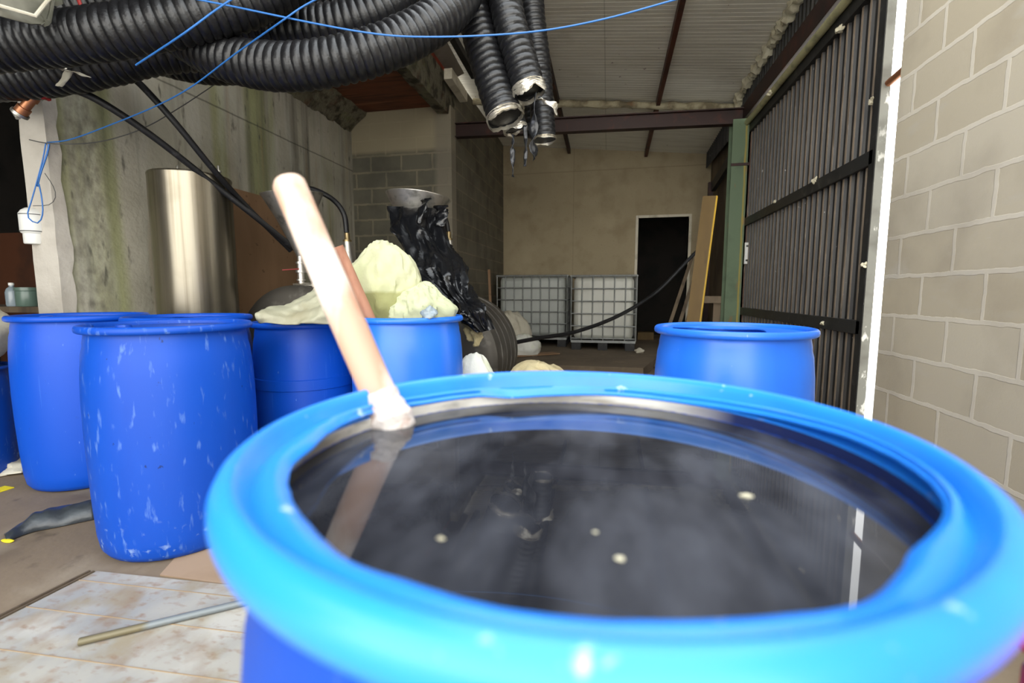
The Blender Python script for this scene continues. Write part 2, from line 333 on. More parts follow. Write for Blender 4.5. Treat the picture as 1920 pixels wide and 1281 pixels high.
# roof: profiled sheet with ribs running across
def roof(name, xa, xb, ya, yb):
    mb = MB(); rows = []; y = ya; k = 0
    while y < yb:
        for dy, dz in ((0,0),(.040,0),(.045,.006),(.055,.006)):
            yy = y+dy; rows.append([Vector((x, yy, roofz(x, yy)+dz)) for x in (xa, (xa+xb)/2, xb)])
        y += .06
    return struct(mb.quadstrip(rows).build(name, M['roof'], smooth=False, solid=.03))
roof('ceiling', -2.35, 1.72, 2.9, 8.8)
struct(MB().box((-7.2,-1.3,3.72), (-1.2,2.88,3.78)).box((-7.2,2.88,3.72), (-2.3,6.0,3.78)).build('ceiling_annex_shade', M['dark'], smooth=False))  # unseen roof, extended forward to shade the left drums and pillar
# concrete slab over the left bay with boards left on its underside
mb = MB(); mb.box((-3.5,3.5,3.30), (-2.03,5.95,3.56)); struct(mb.build('ceiling_slab', M['rough_conc'], smooth=False))
struct(MB().box((-3.28,3.6,3.285), (-2.14,5.74,3.30)).build('ceiling_boards', M['slab_under'], smooth=False))
mb = MB(); rows = []      # ragged concrete nib along the slab edge
for i in range(61):
    y = 3.5+2.45*i/60; a = .03*nz((0,y,0), 5)+.02*nz((0,y,2), 14)
    rows.append([Vector((-2.16-a, y, 3.30)), Vector((-2.12-a, y, 3.20+a*.5)), Vector((-1.98+a*.3, y, 3.19+a*.5)), Vector((-1.96+a*.5, y, 3.34)), Vector((-1.955, y, 3.6)), Vector((-2.1, y, 3.6))])
struct(mb.quadstrip(rows, True, True).build('trim_2', M['rough_conc'], ang=70))
mb = MB(); rows = []      # mortar fillet along wall_left top
for i in range(61):
    y = 3.5+2.24*i/60; a = .03*nz((3,y,0), 6)+.03*nz((1,y,2), 15)
    rows.append([Vector((-3.3, y, 3.05+a)), Vector((-3.24+a*.4, y, 3.12+a)), Vector((-3.1+a, y, 3.24)), Vector((-3.08+a, y, 3.295)), Vector((-3.3, y, 3.295))])
struct(mb.quadstrip(rows, True, True).build('trim_3', M['rough_conc'], ang=70))
tag(MB().bar((-1.97,3.4,3.66),(-1.97,5.9,3.66),.03,.14).build('edge_board', M['rust_board'], smooth=False), 'orange-red board on edge along the top of the concrete slab', 'board')
tag(MB().bar((-1.82,3.4,3.74),(-1.9,5.85,3.66),.012,.2, up=(1,0,.4)).build('metal_flashing', M['gray_panel'], smooth=False), 'smooth grey-brown metal strip between the orange-red board and the roof', 'flashing')

# ------------------------------------------------------------------ steelwork
GB = 'roof steel'
def rafter(x, label, w=.05, h=.09, ya=2.9, yb=8.69, m='brown_steel', dz=.0):
    return tag(MB().bar((x,ya,roofz(x,ya)-h/2-.02-dz),(x,yb,roofz(x,yb)-h/2-.02-dz),w,h).build('rafter', M[m], smooth=False), label, 'rafter')
rafter(-.74, 'dark brown roof rafter left of the hanging ducts\' far side, running to the chipboard wall')
rafter(.585, 'reddish brown roof rafter running to the chipboard wall above the doorway', m='brown_paint')
rafter(-1.72, 'near-black roof rafter beside the bright block above the slab edge', .07, .08, 2.9, 6.0, 'dark_steel', .02)
mb = MB(); y = 5.95       # cross beam: I profile
a, b = Vector((-1.95, y, 3.05)), Vector((1.47, y, 2.98))
mb.bar(a+Vector((0,0,.08)), b+Vector((0,0,.08)), .1, .012); mb.bar(a-Vector((0,0,.08)), b-Vector((0,0,.08)), .1, .012); mb.bar(a, b, .012, .15)
tag(mb.build('cross_beam', M['brown_steel'], smooth=False), 'dark reddish brown steel beam spanning from the block wall to the green column', 'beam')
mb = MB(); pts = [Vector((x, 6.72, roofz(x, 6.72)-.09+.006*nz((x,0,0), 3))) for x in [-1.94+3.55*i/80 for i in range(81)]]
tag(mb.tube(pts, lambda i: .045+.012*nz((i*.3,0,0), 1, 3), 12, wob=lambda p, th: .25*nz((p.x*9, math.cos(th), math.sin(th)), 1)).build('foam_covered_bar', M['foam_dirty']), 'roof crossbar caked with dirty pale foam above the brown beam', 'bar')
# green column
root = empty('steel_column', (1.42,5.95,0), 'green painted steel column with rust and yellow streaks beside the ribbed gate', 'column')
mb = MB(); mb.box((1.33,5.86,0), (1.52,5.875,2.93)); mb.box((1.33,6.03,0), (1.52,6.045,2.93)); mb.box((1.418,5.875,0), (1.432,6.03,2.93)); mb.build('column_shaft', M['green'], root, smooth=False)
MB().box((1.325,5.852,2.42), (1.53,5.862,2.45)).build('clamp_band', M['brown_steel'], root, smooth=False)
MB().box((1.28,5.84,0), (1.56,6.07,.015)).build('base_plate', M['brown_steel'], root, smooth=False)
root = empty('switch_box', (1.525,5.80,1.35), 'small white box mounted on the gate post beside the green column', 'switch')
MB().box((1.50,5.78,1.32), (1.555,5.815,1.56)).build('housing', M['white_plastic'], root, smooth=False, bevel=.004)
MB().box((1.51,5.774,1.35), (1.54,5.781,1.37)).build('screw_tab', M['dark_steel'], root, smooth=False)
MB().box((1.51,5.774,1.51), (1.54,5.781,1.53)).build('screw_tab', M['dark_steel'], root, smooth=False)

# ------------------------------------------------------------------ gate
root = empty('ribbed_gate', (1.53,4.55,0), 'tall dark metal gate of narrow vertical ribs with two cross rails', 'gate')
mb = MB(); y = 3.24; rows = []
ya, yb = 3.24, 5.86; n = int((yb-ya)/.094); pit = (yb-ya)/n
prof = []
for i in range(n):
    y = ya+i*pit
    prof += [(1.545, y), (1.545, y+pit-.036), (1.527, y+pit-.030), (1.527, y+pit-.008)]
prof.append((1.545, yb))
for i in range(len(prof)-1):
    (xa, y0), (xb, y1) = prof[i], prof[i+1]; mb.cur = 1 if (i % 4 == 2) else 0
    mb.add([(xa,y0,.05),(xb,y1,.05),(xb,y1,2.86),(xa,y0,2.86)], [(0,1,2,3)])
mb.build('ribbed_sheet', [M['sheet'], M['rib']], root, smooth=False, solid=.003)
for z, h in ((1.795,.085), (.785,.085)): MB().box((1.50,3.21,z-h/2), (1.528,5.9,z+h/2)).build('cross_rail', M['dark_steel'], root, smooth=False, bevel=.003)
MB().box((1.505,3.21,.04), (1.53,5.9,.12)).build('bottom_rail', M['dark_steel'], root, smooth=False)
MB().box((1.50,3.21,2.78), (1.55,5.9,2.87)).build('top_rail', M['dark_steel'], root, smooth=False)
MB().box((1.50,3.185,.03), (1.548,3.25,2.9)).build('end_stile', M['dark_steel'], root, smooth=False)
MB().box((1.50,5.86,.03), (1.56,5.93,2.9)).build('end_stile', mat('rusty_post', (110,84,72), .7, 0, [((150,138,124), (20,20,6), .55, .7), ((80,54,44), 5, .5, .7)]), root, smooth=False)
mb = MB(); mb.box((1.502,3.176,.03), (1.548,3.186,2.9)); mb.build('edge_strip', mat('pale_strip', (104,103,95), .7, 0, [((190,188,180), (20,20,10), .6, .66, 6, .9), ((80,78,70), 6, .5, .7)]), root, smooth=False)
tag(MB().tube([(1.475,2.2,2.885),(1.475,5.95,2.885)], .03, 14).build('guide_tube', M['pale_tube']), 'pale yellowish round guide tube running along the top of the gate', 'tube')
mb = MB(); a, b = Vector((1.49,2.0,3.02)), Vector((1.49,6.1,3.02))
mb.bar(a, b, .09, .17); tag(mb.build('gate_beam', M['brown_steel'], smooth=False, bevel=.004), 'long dark brown steel beam running above the gate towards the column', 'beam')
mb = MB(); prof = []; y = 2.0; k = 0
while y < 8.6:
    for dy, dx in ((0,0),(.055,0),(.062,-.014),(.076,-.014)): prof.append((1.58+dx, y+dy))
    y += .083
rows = [[Vector((x, yy, 3.08)) for x, yy in prof], [Vector((x, yy, roofz(1.58, yy)+.0)) for x, yy in prof]]
struct(mb.quadstrip(rows).build('wall_right_upper', M['sheet'], smooth=False, solid=.004))
def foam_line(name, label, path, r, amp, seed):
    pts = resample(spline(path, 20), .02)
    rad = lambda i: r*(1+amp*nz((i*.22,0,0), 1, seed)+.5*amp*nz((i*.6,0,0), 1, seed+5))
    return tag(MB().tube(pts, rad, 14, wob=lambda p, th: .55*nz((p.y*11+math.cos(th)*1.4, p.z*11+math.sin(th)*1.4, seed), 1)+.3*nz((p.y*34+math.cos(th)*2, p.z*34+math.sin(th)*2, seed), 1)).build(name, M['foam']), label, 'foam')
foam_line('foam_bead', 'thick lumpy bead of pale foam where the roof meets the ribbed wall', [(1.55, yy, roofz(1.55, yy)-.045) for yy in (2.9,3.8,4.8,5.8,6.5)]+[(1.54,6.6,3.2)], .055, .55, 1)
foam_line('foam_bead', 'thinner bead of pale foam along the upper edge of the gate beam', [(1.53, yy, 3.12) for yy in (2.9,3.8,4.8,5.8,6.25)], .024, .7, 8)
for i, (px, py, X, r, lab) in enumerate([(1639,189,1.515,.020,'foam dab near the upper end of the gate\'s edge'), (1528,338,1.50,.018,'foam dab sitting on the gate\'s upper cross rail'), (1453,378,1.495,.012,'small foam dab low on the far part of the upper cross rail'), (1542,606,1.495,.012,'foam dab on the gate\'s lower cross rail above the drum'), (1622,497,1.5,.014,'white splash on the gate\'s edge strip'), (1443,175,1.44,.02,'foam dab on the side of the gate beam'), (1575,55,1.5,.022,'foam dab where the top tube meets the gate frame')]):
    tag(blob(pX(px, py, X), (r, r*1.2, r), i, .5, 3, .1, 6, 20).build('foam_dab', M['foam']), lab, 'foam', 'foam dabs on the gate')
# copper coloured bracket across the daylight gap
tag(MB().tube([(1.53,3.16,2.18),(1.53,2.895,2.2)], .02, 12).build('gate_bolt', M['copper']), 'short copper-coloured bar bridging the bright gap beside the gate', 'bolt')

# bracket and posts behind the green column
tag(MB().bar((1.55,7.9,2.62),(1.6,6.35,2.90),.06,.14).build('bracket', M['dark_steel'], smooth=False), 'dark steel brace slanting up to the green column', 'brace')
tag(MB().bar((1.52,7.95,.0),(1.52,7.95,2.70),.07,.07).build('post', M['brown_steel'], smooth=False), 'thin brown steel post holding the dark brace behind the column', 'post')
# yellow plank
def plank(name, a, b, w, t, m, label, cat, group=None, across=(1,0,0), edge=None):
    a = Vector(a); b = Vector(b); d = (b-a).normalized(); s = Vector(across); s = (s-d*s.dot(d)).normalized(); nrm = s.cross(d)
    if edge:
        root = empty(name, a, label, cat, group)
        mb = MB().bar(a, b, t, w, up=s); mb.build('board_face', M[m], root, smooth=False)
        o = s*(w/2+.004); MB().bar(a+o, b+o, t*1.1, .012, up=s).build('board_edge', M[edge], root, smooth=False)
        return root
    return tag(MB().bar(a, b, t, w, up=s).build(name, M[m], smooth=False), label, cat, group)
plank('yellow_plank', (.98,6.1,.02), (1.19,6.25,2.17), .155, .045, 'yellow_wood', 'wide yellow-brown plank with a bright yellow edge leaning by the green column', 'plank', edge='yellow_edge', across=(1,-.35,0))
for i, (xa, ya, xb, yb, zt2, lab) in enumerate([(.62,6.3,1.18,7.2,1.55,'leftmost dark plank leaning behind the yellow plank'), (.75,6.3,1.27,7.2,1.45,'middle dark plank leaning behind the yellow plank'), (.86,6.35,1.34,7.3,1.35,'rightmost thin dark plank leaning behind the yellow plank')]):
    plank('dark_plank', (xa,ya,.02+.02*i), (xb,yb,zt2), .045, .025, 'dark_wood', lab, 'plank', 'dark planks leaning behind the yellow plank')
tag(MB().box((1.36,6.6,.02), (1.62,6.7,.95)).box((1.2,6.55,.86), (1.62,6.75,.95)).build('work_bench', M['dark_wood'], smooth=False), 'dark wooden bench end between the yellow plank and the green column', 'bench')

# ------------------------------------------------------------------ drums
def drum_fn(sx, sz):
    return [(0,.0),(.232,.0),(.256,.008),(.270,.03),(.278,.08),(.284,.2),(.2875,.35),(.2885,.48),(.2875,.6),(.284,.70),(.277,.775),(.271,.80),(.2705,.815),(.267,.835),(.2655,.846),(.268,.853)]
def drum(x, y, label, r=.29, h=.88, top='closed', m='blue', group='blue plastic drums', band=False, seed=0, rimm=None):
    s = r/.29; q = h/.88; c = Vector((x, y, 0))
    root = empty('plastic_drum', c, label, 'drum', group)
    P = [(a*s, b*q) for a, b in drum_fn(1, 1)]
    if band:
        P = []
        for a, b in drum_fn(1, 1): P.append((a*s, b*q))
        zb = .63*h; out = []
        for a, b in P:
            out.append((a, b))
        P = [p for p in out if not (zb-.06 < p[1] < zb+.06)]
        i = next(k for k, p in enumerate(P) if p[1] > zb)
        rr = .2885*s; P[i:i] = [(rr, zb-.032), (rr+.0055, zb-.029), (rr+.0055, zb+.023), (rr, zb+.026)]
    ov = lambda rr, z, th: (rr*(1+.006*nz((math.cos(th), math.sin(th), z*2+seed), 1.2)), z)
    MB().lathe(c, P, 80, fn=ov).build('body', M[m], root, ang=50)
    rim = [(.2685,.850),(.283,.8505),(.2895,.855),(.2915,.863),(.290,.872),(.285,.878),(.2785,.8795),(.273,.876),(.2695,.866),(.2685,.850)]
    MB().lathe(c, [(a*s, b*q) for a, b in rim], 80).build('rim', M[rimm or m], root, ang=60)
    if top == 'closed':
        hd = MB().lathe(c, [(0,.860*q),(.05,.8605*q),(.2,.859*q),(.245*s,.862*q),(.262*s,.855*q),(.2695*s,.852*q)], 64).build('head', M[m], root)
        for dx, dy in ((.17,.05), (-.17,-.05)):
            b = MB().lathe(c+Vector((dx*s, dy*s, .858*q)), [(0,.014),(.02,.014),(.026,.012),(.028,0),(.034,-.003)], 24).build('bung_cap', M[m], hd)
    elif top == 'open':
        MB().lathe(c, [(.268*s,.853*q),(.262*s,.84*q),(.266*s,.78*q),(.28*s,.6*q),(.28*s,.3*q),(.262*s,.05),(0,.03)], 64).build('inner_wall', M[m], root)
    elif top == 'cut':
        MB().lathe(c, [(.262*s,.845*q),(.266*s,.78*q),(.28*s,.6*q),(.28*s,.3*q),(.262*s,.05),(0,.03)], 64).build('inner_wall', M[m], root)
        poly = [(-.235,-.05),(-.2,.15),(-.1,.245),(.02,.25),(.07,.2),(.13,.05),(.12,-.12),(.18,-.2),(.05,-.252),(-.12,-.225)]
        def rin(th):
            d = Vector((math.cos(th), math.sin(th))); best = .25
            for i in range(len(poly)):
                a = Vector(poly[i]); b = Vector(poly[(i+1) % len(poly)]); e = b-a
                den = d.x*e.y-d.y*e.x
                if abs(den) < 1e-9: continue
                t = (a.x*e.y-a.y*e.x)/den; u = (a.x*d.y-a.y*d.x)/den
                if t > 0 and 0 <= u <= 1: best = t
            return best
        f = lambda rr, z, th: ((rin(th)*s if rr < 0 else rr), z+(.006 if rr < 0 else 0)*math.sin(3*th))
        MB().lathe(c, [(.270*s,.862*q),(-1,.858*q),(-1,.854*q),(.270*s,.850*q)], 96, fn=f).build('cut_head', M[rimm or m], root, ang=50)
    return root
drum(-2.76,1.99, 'blue drum farthest left of the full ones, behind the black plastic scrap', seed=1, h=.885)
drum(-1.735,1.573, 'large scuffed blue drum standing closest on the left, white scratches low down', m='blue_dull', seed=2)
drum(-2.163,2.078, 'blue drum mostly hidden behind the large scuffed one, in front of the steel cylinder', top='cut', seed=3)
drum(-1.638,2.296, 'darker blue drum with a moulded band round its middle, pale film in its mouth', r=.268, h=.845, top='open', band=True, seed=4)
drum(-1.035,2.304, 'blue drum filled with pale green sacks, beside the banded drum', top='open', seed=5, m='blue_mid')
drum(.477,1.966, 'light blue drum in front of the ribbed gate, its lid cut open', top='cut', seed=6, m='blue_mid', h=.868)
drum(-3.46,1.80, 'small dark drum cut off by the left edge, below the pale cloth', r=.26, h=.6, seed=7, m='blue_dull')

# near drum, full of dark water
cx, cy = -.027, .431; c = Vector((cx, cy, 0))
near = empty('water_drum', c, 'big blue drum in the foreground, lid cut away, brimming with dark water', 'drum', None)
MB().lathe(c, [(a, b*.985) for a, b in drum_fn(1,1)], 128).build('body', M['blue_dull'], near, ang=50)
# direction towards camera-left etc. measured as angle in plan around the drum centre
edge_px = [(540,905),(548,868),(590,835),(640,795),(700,768),(760,742),(830,730),(900,735),(960,744),(1060,738),(1150,736),(1290,745),(1400,765),(1470,783),(1540,786),(1620,812),(1700,862),(1755,915),(1772,945),(1755,985),(1705,1025),(1690,1060),(1640,1115),(1590,1142),(1400,1157),(1230,1163),(1100,1160),(1000,1150),(900,1132),(780,1092),(660,1055),(600,1000),(560,955)]
E = []
for px, py in edge_px:
    p = pz(px, py, .862); dx, dy = p.x-cx, p.y-cy; th = math.atan2(dy, dx)
    # beyond the centre the cut runs lower, right at the drum wall
    z = .862
    for _ in range(8):
        p = pz(px, py, z); dx, dy = p.x-cx, p.y-cy; rr = math.hypot(dx, dy)
        far = max(0, (dy*math.cos(YAW)-dx*math.sin(YAW))/.27)
        z = .864-.012*min(1, far*1.3)
    E.append((math.atan2(dy, dx), min(.2640, max(.225, rr)), z))
E.sort()
def edge(th):
    th = math.atan2(math.sin(th), math.cos(th)); n = len(E)
    for i in range(n):
        a = E[i]; b = E[(i+1) % n]; t0, t1 = a[0], b[0]
        if i == n-1: t1 += 2*math.pi; 
        tt = th if th >= t0 else th+2*math.pi
        if t0 <= tt <= t1:
            k = (tt-t0)/max(1e-6, t1-t0); return a[1]+(b[1]-a[1])*k, a[2]+(b[2]-a[2])*k
    return E[0][1], E[0][2]
def nearprof(th):
    ri, zi = ES[th]; w = .2745-ri
    return [(.268,.838),(.2685,.849),(.284,.850),(.290,.854),(.2920,.861),(.2915,.868),(.288,.875),(.283,.879),(.279,.8805),(.2755,.879),(.2725,.872),(.273-.22*w,.8635+(zi-.864)*.5),(.273-.48*w,.8695+(zi-.864)*.7),(.273-.70*w,.869+(zi-.864)*.9),(ri+.003,zi+.002),(ri,zi-.001),(ri+.0005,zi-.0035),(.2668,zi-.0030)]
nseg = 240; rows = []
ES = []
for k in range(nseg):
    e = [edge(2*math.pi*(k+j)/nseg) for j in range(-3, 4)]; wt = (1,2,3,4,3,2,1)
    ES.append((sum(a[0]*b for a, b in zip(e, wt))/16+.0008*nz((k*.35,0,0), 1), sum(a[1]*b for a, b in zip(e, wt))/16))
base = [nearprof(k) for k in range(nseg)]
for j in range(len(base[0])):
    rows.append([c+Vector((base[k][j][0]*math.cos(2*math.pi*k/nseg), base[k][j][0]*math.sin(2*math.pi*k/nseg), base[k][j][1])) for k in range(nseg)])
mb = MB(); mb.quadstrip(rows, True)
o = mb.build('cut_rim', M['blue_lit'], near, ang=50); o['label'] = 'blue rim with a ragged cut edge, coloured as brightly lit'
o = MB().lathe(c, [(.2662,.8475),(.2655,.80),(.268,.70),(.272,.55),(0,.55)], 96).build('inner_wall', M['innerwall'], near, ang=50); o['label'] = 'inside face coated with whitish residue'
WZ = .8345
water = MB().lathe(c, [(0,WZ),(.1,WZ),(.2,WZ),(.264,WZ),(.264,.78),(0,.78)], 96).build('water', M['water'], None, loc=(cx,cy,.78), ang=30)
tag(water, 'still dark mirror-like water filling the foreground drum', 'water')

# stirring stick standing in the water
a = pd(742,812,.575); b = pd(536,333,.655); d = (b-a).normalized(); a2 = a-d*.36
stick = empty('stirring_stick', a2, 'thick pale weathered wooden stick standing slanted in the dark water', 'stick')
pts = [a2+d*t for t in [((b-a2).length-.012)*i/50 for i in range(51)]]+[b-d*.006, b-d*.001]
L0 = len(pts)
rad = lambda i: (.0232-.0020*i/L0) if i < L0-2 else (.018 if i == L0-2 else .010)
MB().tube(pts, rad, 24, wob=lambda p, th: .05*nz((p.z*9, math.cos(th), math.sin(th)), 1)).build('handle', M['wood_stick'], stick)
pts = [a+d*t for t in [-.05+.105*i/24 for i in range(25)]]
o = MB().tube(pts, lambda i: .0262+.0022*math.sin(i*.5)+.001*math.sin(i*1.7)-(.002 if i > 22 else 0), 28, wob=lambda p, th: .10*nz((p.z*40, math.cos(th)*2, math.sin(th)*2), 1)).build('crust', M['plaster'], stick)
o['label'] = 'whitish crusted lower end'
for i, (px, py, r, lab) in enumerate([(1163,1048,.0032,'round white fleck floating near the front of the dark water'), (1400,930,.005,'irregular pale fleck floating right of the middle of the water'), (827,1010,.0028,'dim pale fleck floating left of the middle of the water'), (1116,998,.002,'tiny pale speck floating just behind the round white fleck')]):
    p = pz(px, py, WZ+.001)
    tag(blob(p, (r, r*(.7 if i == 0 else .45), r*.35), i, .2, 3, .05, 6, 16).build('floating_fleck', M['foam']), lab, 'fleck', 'flecks floating on the water')

# ------------------------------------------------------------------ ducts
def duct(pts, r, label, end=None, group='black corrugated ducts', pitch=.042, seed=0, tail=None, startring=False):
    P = resample(spline(pts, 16), pitch/6)
    root = empty('corrugated_duct', P[0], label, 'duct', group)
    pat = (-.25, .55, .9, 1, .9, .55)
    rad = lambda i: r*(.925+.075*pat[i % 6])*(1+.02*nz((i*.05, seed, 0), 1))
    hw = MB().tube(P, rad, 22, wob=lambda p, th: .03*nz(p*16, 1, seed)+.012*nz(p*45, 1, seed)).build('hose_wall', M['hose'], root, ang=75)
    if end:
        e = P[-1]; d = (P[-1]-P[-6]).normalized(); n = 10
        up = d.cross(Vector((0,1,0))).normalized(); vp = d.cross(up); rows = []
        ln = lambda th: end*(.75+.45*nz((math.cos(th)*1.3, math.sin(th)*1.3, seed), 1)+.2*nz((math.cos(th)*5, math.sin(th)*5, seed), 1))
        for k in range(n+7):
            row = []
            for j in range(48):
                th = 2*math.pi*j/48; l = ln(th)
                if k <= n: t = k/n; rr = r*(1.0+.035*math.sin(k*2.2+seed)+.05*nz((t*4, math.cos(th)*3, math.sin(th)*3), 1, seed)); q = l*t
                else: t = (k-n)/6; rr = r*(.97-.06*t)*(1+.04*nz((t*3+5, math.cos(th)*3, math.sin(th)*3), 1, seed)); q = l-(l+.10)*t
                row.append(e+d*(q-.012)+up*math.cos(th)*rr+vp*math.sin(th)*rr)
            rows.append(row)
        mbf = MB(); mbf.quadstrip(rows[:n+2], True); mbf.cur = 1; mbf.quadstrip(rows[n+1:], True); mbf.add(rows[-1], [tuple(range(48))])
        mbf.build('foil_end', [M['foil'], M['rubber']], hw, ang=80)
    return root, P
D = 2.55
duct([pd(823,-190,3.05), pd(868,-60,3.05), pd(893,40,3.0), pd(918,130,2.95), pd(946,218,2.9)], .108, 'thick black hanging duct at front left of the hanging bundle, silver frayed end', end=.055, seed=1)
duct([pd(890,-190,2.95), pd(935,-60,2.95), pd(955,40,2.9), pd(975,110,2.88), pd(991,166,2.86)], .098, 'rough black hanging duct in the middle, ending highest in crumpled silver', end=.075, seed=2)
duct([pd(943,-190,3.5), pd(988,-60,3.5), pd(1000,40,3.5), pd(1012,150,3.5), pd(1020,262,3.5)], .088, 'thinner black hanging duct at the right, reaching lowest', end=.03, seed=3)
duct([pd(860,-190,3.4), pd(905,-60,3.4), pd(925,60,3.4), pd(948,170,3.4), pd(966,240,3.4)], .085, 'black hanging duct mostly hidden behind the front left one, silver end below it', end=.05, seed=4)
duct([pd(955,-190,3.9), pd(1000,-40,3.9), pd(1000,100,3.85), pd(1000,215,3.8), pd(1002,255,3.8)], .07, 'dark duct at the back of the hanging bundle with a closed black end', seed=11)
duct([pd(330,60,2.6), pd(400,100,2.5), pd(480,122,2.45), pd(570,124,2.42), pd(680,103,2.45), pd(780,62,2.55), pd(850,12,2.7), pd(885,-50,2.9)], .112, 'big sagging black duct with shiny ribs, lowest across the middle', seed=5)
duct([pd(390,60,2.9), pd(450,50,2.8), pd(550,55,2.75), pd(650,42,2.75), pd(730,10,2.8), pd(790,-40,2.9)], .11, 'black duct lying just above the lowest sagging one', seed=6)
duct([pd(-60,88,2.2), pd(60,78,2.25), pd(200,62,2.25), pd(340,36,2.3), pd(460,5,2.4), pd(560,-45,2.5)], .112, 'thick black duct coming from the left edge and rising to the top', seed=7)
duct([pd(-60,150,2.65), pd(60,142,2.65), pd(180,122,2.65), pd(290,98,2.7), pd(380,92,2.8)], .115, 'dull black duct lowest at the left, resting above the concrete wall', seed=8)
duct([pd(60,40,2.7), pd(180,8,2.7), pd(300,-15,2.7), pd(420,-30,2.7)], .11, 'black duct at the top left beside the grey tarpaulin', seed=9)
duct([pd(420,40,3.2), pd(520,8,3.1), pd(620,-5,3.1), pd(720,-15,3.1), pd(820,-30,3.1)], .115, 'black duct at the very top, highest in the middle of the bundle', seed=10)
duct([pd(250,90,3.15), pd(330,118,3.15), pd(420,128,3.15), pd(520,110,3.1), pd(640,80,3.1)], .1, 'black duct hidden behind the lowest sagging one', seed=12)
tag(MB().bar((-3.2,3.0,3.36),(1.44,3.0,3.30),.1,.14).build('support_beam', M['brown_steel'], smooth=False), 'brown steel beam from which the black ducts hang', 'beam')
# dangling tape strips
def strip(name, pts, w, m, label, cat, seed=0, group=None, fn=None):
    P = resample(spline(pts, 10), .012); rows = []
    for i, p in enumerate(P):
        t = i/(len(P)-1); a = 1.2*nz((t*3, seed, 0), 1)*2+seed
        ww = w*(fn(t) if fn else (1-.3*t))*(.8+.5*abs(nz((t*7, 0, seed), 1)))
        s = Vector((math.cos(a), math.sin(a), 0))
        rows.append([p-s*ww, p-s*ww*.3+Vector((0,.004,0)), p+s*ww*.3-Vector((0,.004,0)), p+s*ww])
    return tag(MB().quadstrip(rows).build(name, M[m], solid=.003, ang=80), label, cat, group)
strip('tape_strip', [pd(962,252,2.92), pd(961,290,2.92), pd(962,332,2.92)], .020, 'tapeblk', 'longest twisted dark tape strip hanging below the silver ends', 'tape', 1, 'dangling tape strips')
strip('tape_strip', [pd(1004,175,2.8), pd(1000,235,2.82), pd(1001,300,2.84)], .034, 'tapeblk', 'broad shiny dark tape strip hanging in front of the right duct', 'tape', 2, 'dangling tape strips', fn=lambda t: .6+.8*t if t < .92 else 1)
strip('tape_strip', [pd(984,235,2.95), pd(986,275,2.95), pd(984,312,2.95)], .015, 'tapeblk', 'short narrow black tape strip between the two larger strips', 'tape', 3, 'dangling tape strips')
strip('foil_flap', [pd(1008,186,2.75), pd(1028,190,2.74), pd(1040,205,2.74), pd(1043,216,2.74)], .035, 'foil', 'loose silver foil flap sticking out right of the middle duct end', 'foil', 4, fn=lambda t: .25+math.sin(t*math.pi)*.9)
strip('tape_strip', [pd(1030,150,3.55), pd(1034,170,3.55), pd(1037,192,3.55)], .014, 'foil', 'pale narrow strip behind the foil flap', 'tape', 5)

# ------------------------------------------------------------------ thin hoses, cable, wires
def cable(name, pts, r, m, label, cat, group=None, n=10):
    return tag(MB().tube(resample(spline(pts, 14), .03), r, n).build(name, M[m], loc=pts[0]), label, cat, group)
cable('rubber_hose', [pd(108,158,2.75), pd(180,186,2.8), pd(285,255,3.0), pd(400,345,3.3), pd(480,408,3.5), pd(552,466,3.75)], .021, 'rubber', 'black rubber hose slanting from the left pillar top down to the steel funnel', 'hose')
cable('rubber_hose', [pd(222,125,2.9), pd(265,160,2.95), pd(330,232,3.05), pd(400,318,3.25), pd(460,385,3.5), pd(545,470,3.8)], .020, 'rubber', 'steeper black rubber hose starting below the ducts and joining the other at the funnel', 'hose')
cable('rubber_hose', [pd(560,352,3.95), pd(590,356,3.95), pd(625,375,3.95), pd(645,402,3.95), pd(650,436,3.95)], .021, 'rubber', 'short black hose arching from behind the left funnel to a steel nozzle', 'hose')
cable('rubber_hose', [pd(825,400,4.0), pd(834,408,4.0), pd(838,420,4.0), pd(840,434,4.0)], .02, 'rubber', 'short black hose beside the right funnel ending at a steel nozzle', 'hose')
cable('power_cable', [pd(968,642,5.0), pd(1010,634,5.2), pd(1080,622,5.5), pd(1160,592,5.8), pd(1230,548,6.1), pd(1290,488,6.4), pd(1325,452,6.55)], .023, 'rubber', 'long thick black cable sweeping across the white tanks towards the yellow plank', 'cable')
W = 'blue cables overhead'
cable('blue_wire', [pd(350,-5,2.0), pd(450,15,2.0), pd(600,46,2.0), pd(700,63,2.0), pd(780,69,2.0), pd(900,67,2.0), pd(1020,57,2.0), pd(1140,34,2.0), pd(1275,-3,2.0)], .0035, 'wire_blue', 'long sagging blue wire crossing in front of the hanging ducts', 'wire', W)
cable('blue_wire', [pd(600,-5,2.0), pd(565,14,2.0), pd(525,42,2.0), pd(440,102,2.2), pd(360,162,2.4), pd(290,200,2.6), pd(200,237,2.75), pd(130,262,2.85), pd(80,268,2.9)], .0035, 'wire_blue', 'blue wire running diagonally from the top down to the plastered pillar', 'wire', W)
cable('blue_wire', [pd(440,-5,1.95), pd(400,22,1.95), pd(340,66,1.95), pd(255,122,2.1)], .0038, 'wire_blue', 'short blue wire slanting over the left ducts', 'wire', W)
cable('grey_wire', [pd(55,262,2.85), pd(85,268,2.85), pd(140,270,2.9), pd(200,263,3.0), pd(270,240,3.1), pd(340,200,3.15), pd(415,150,3.2)], .003, 'wire_grey', 'thin dark grey wire sagging across the stained wall', 'wire')
cable('blue_wire', [pd(86,268,2.86), pd(80,300,2.85), pd(68,345,2.84), pd(58,380,2.82), pd(52,400,2.82), pd(56,412,2.82), pd(72,418,2.82), pd(80,400,2.82), pd(78,370,2.82), pd(73,345,2.83)], .0035, 'wire_blue', 'blue wire looping down over the pillar to the white canister', 'wire', W)
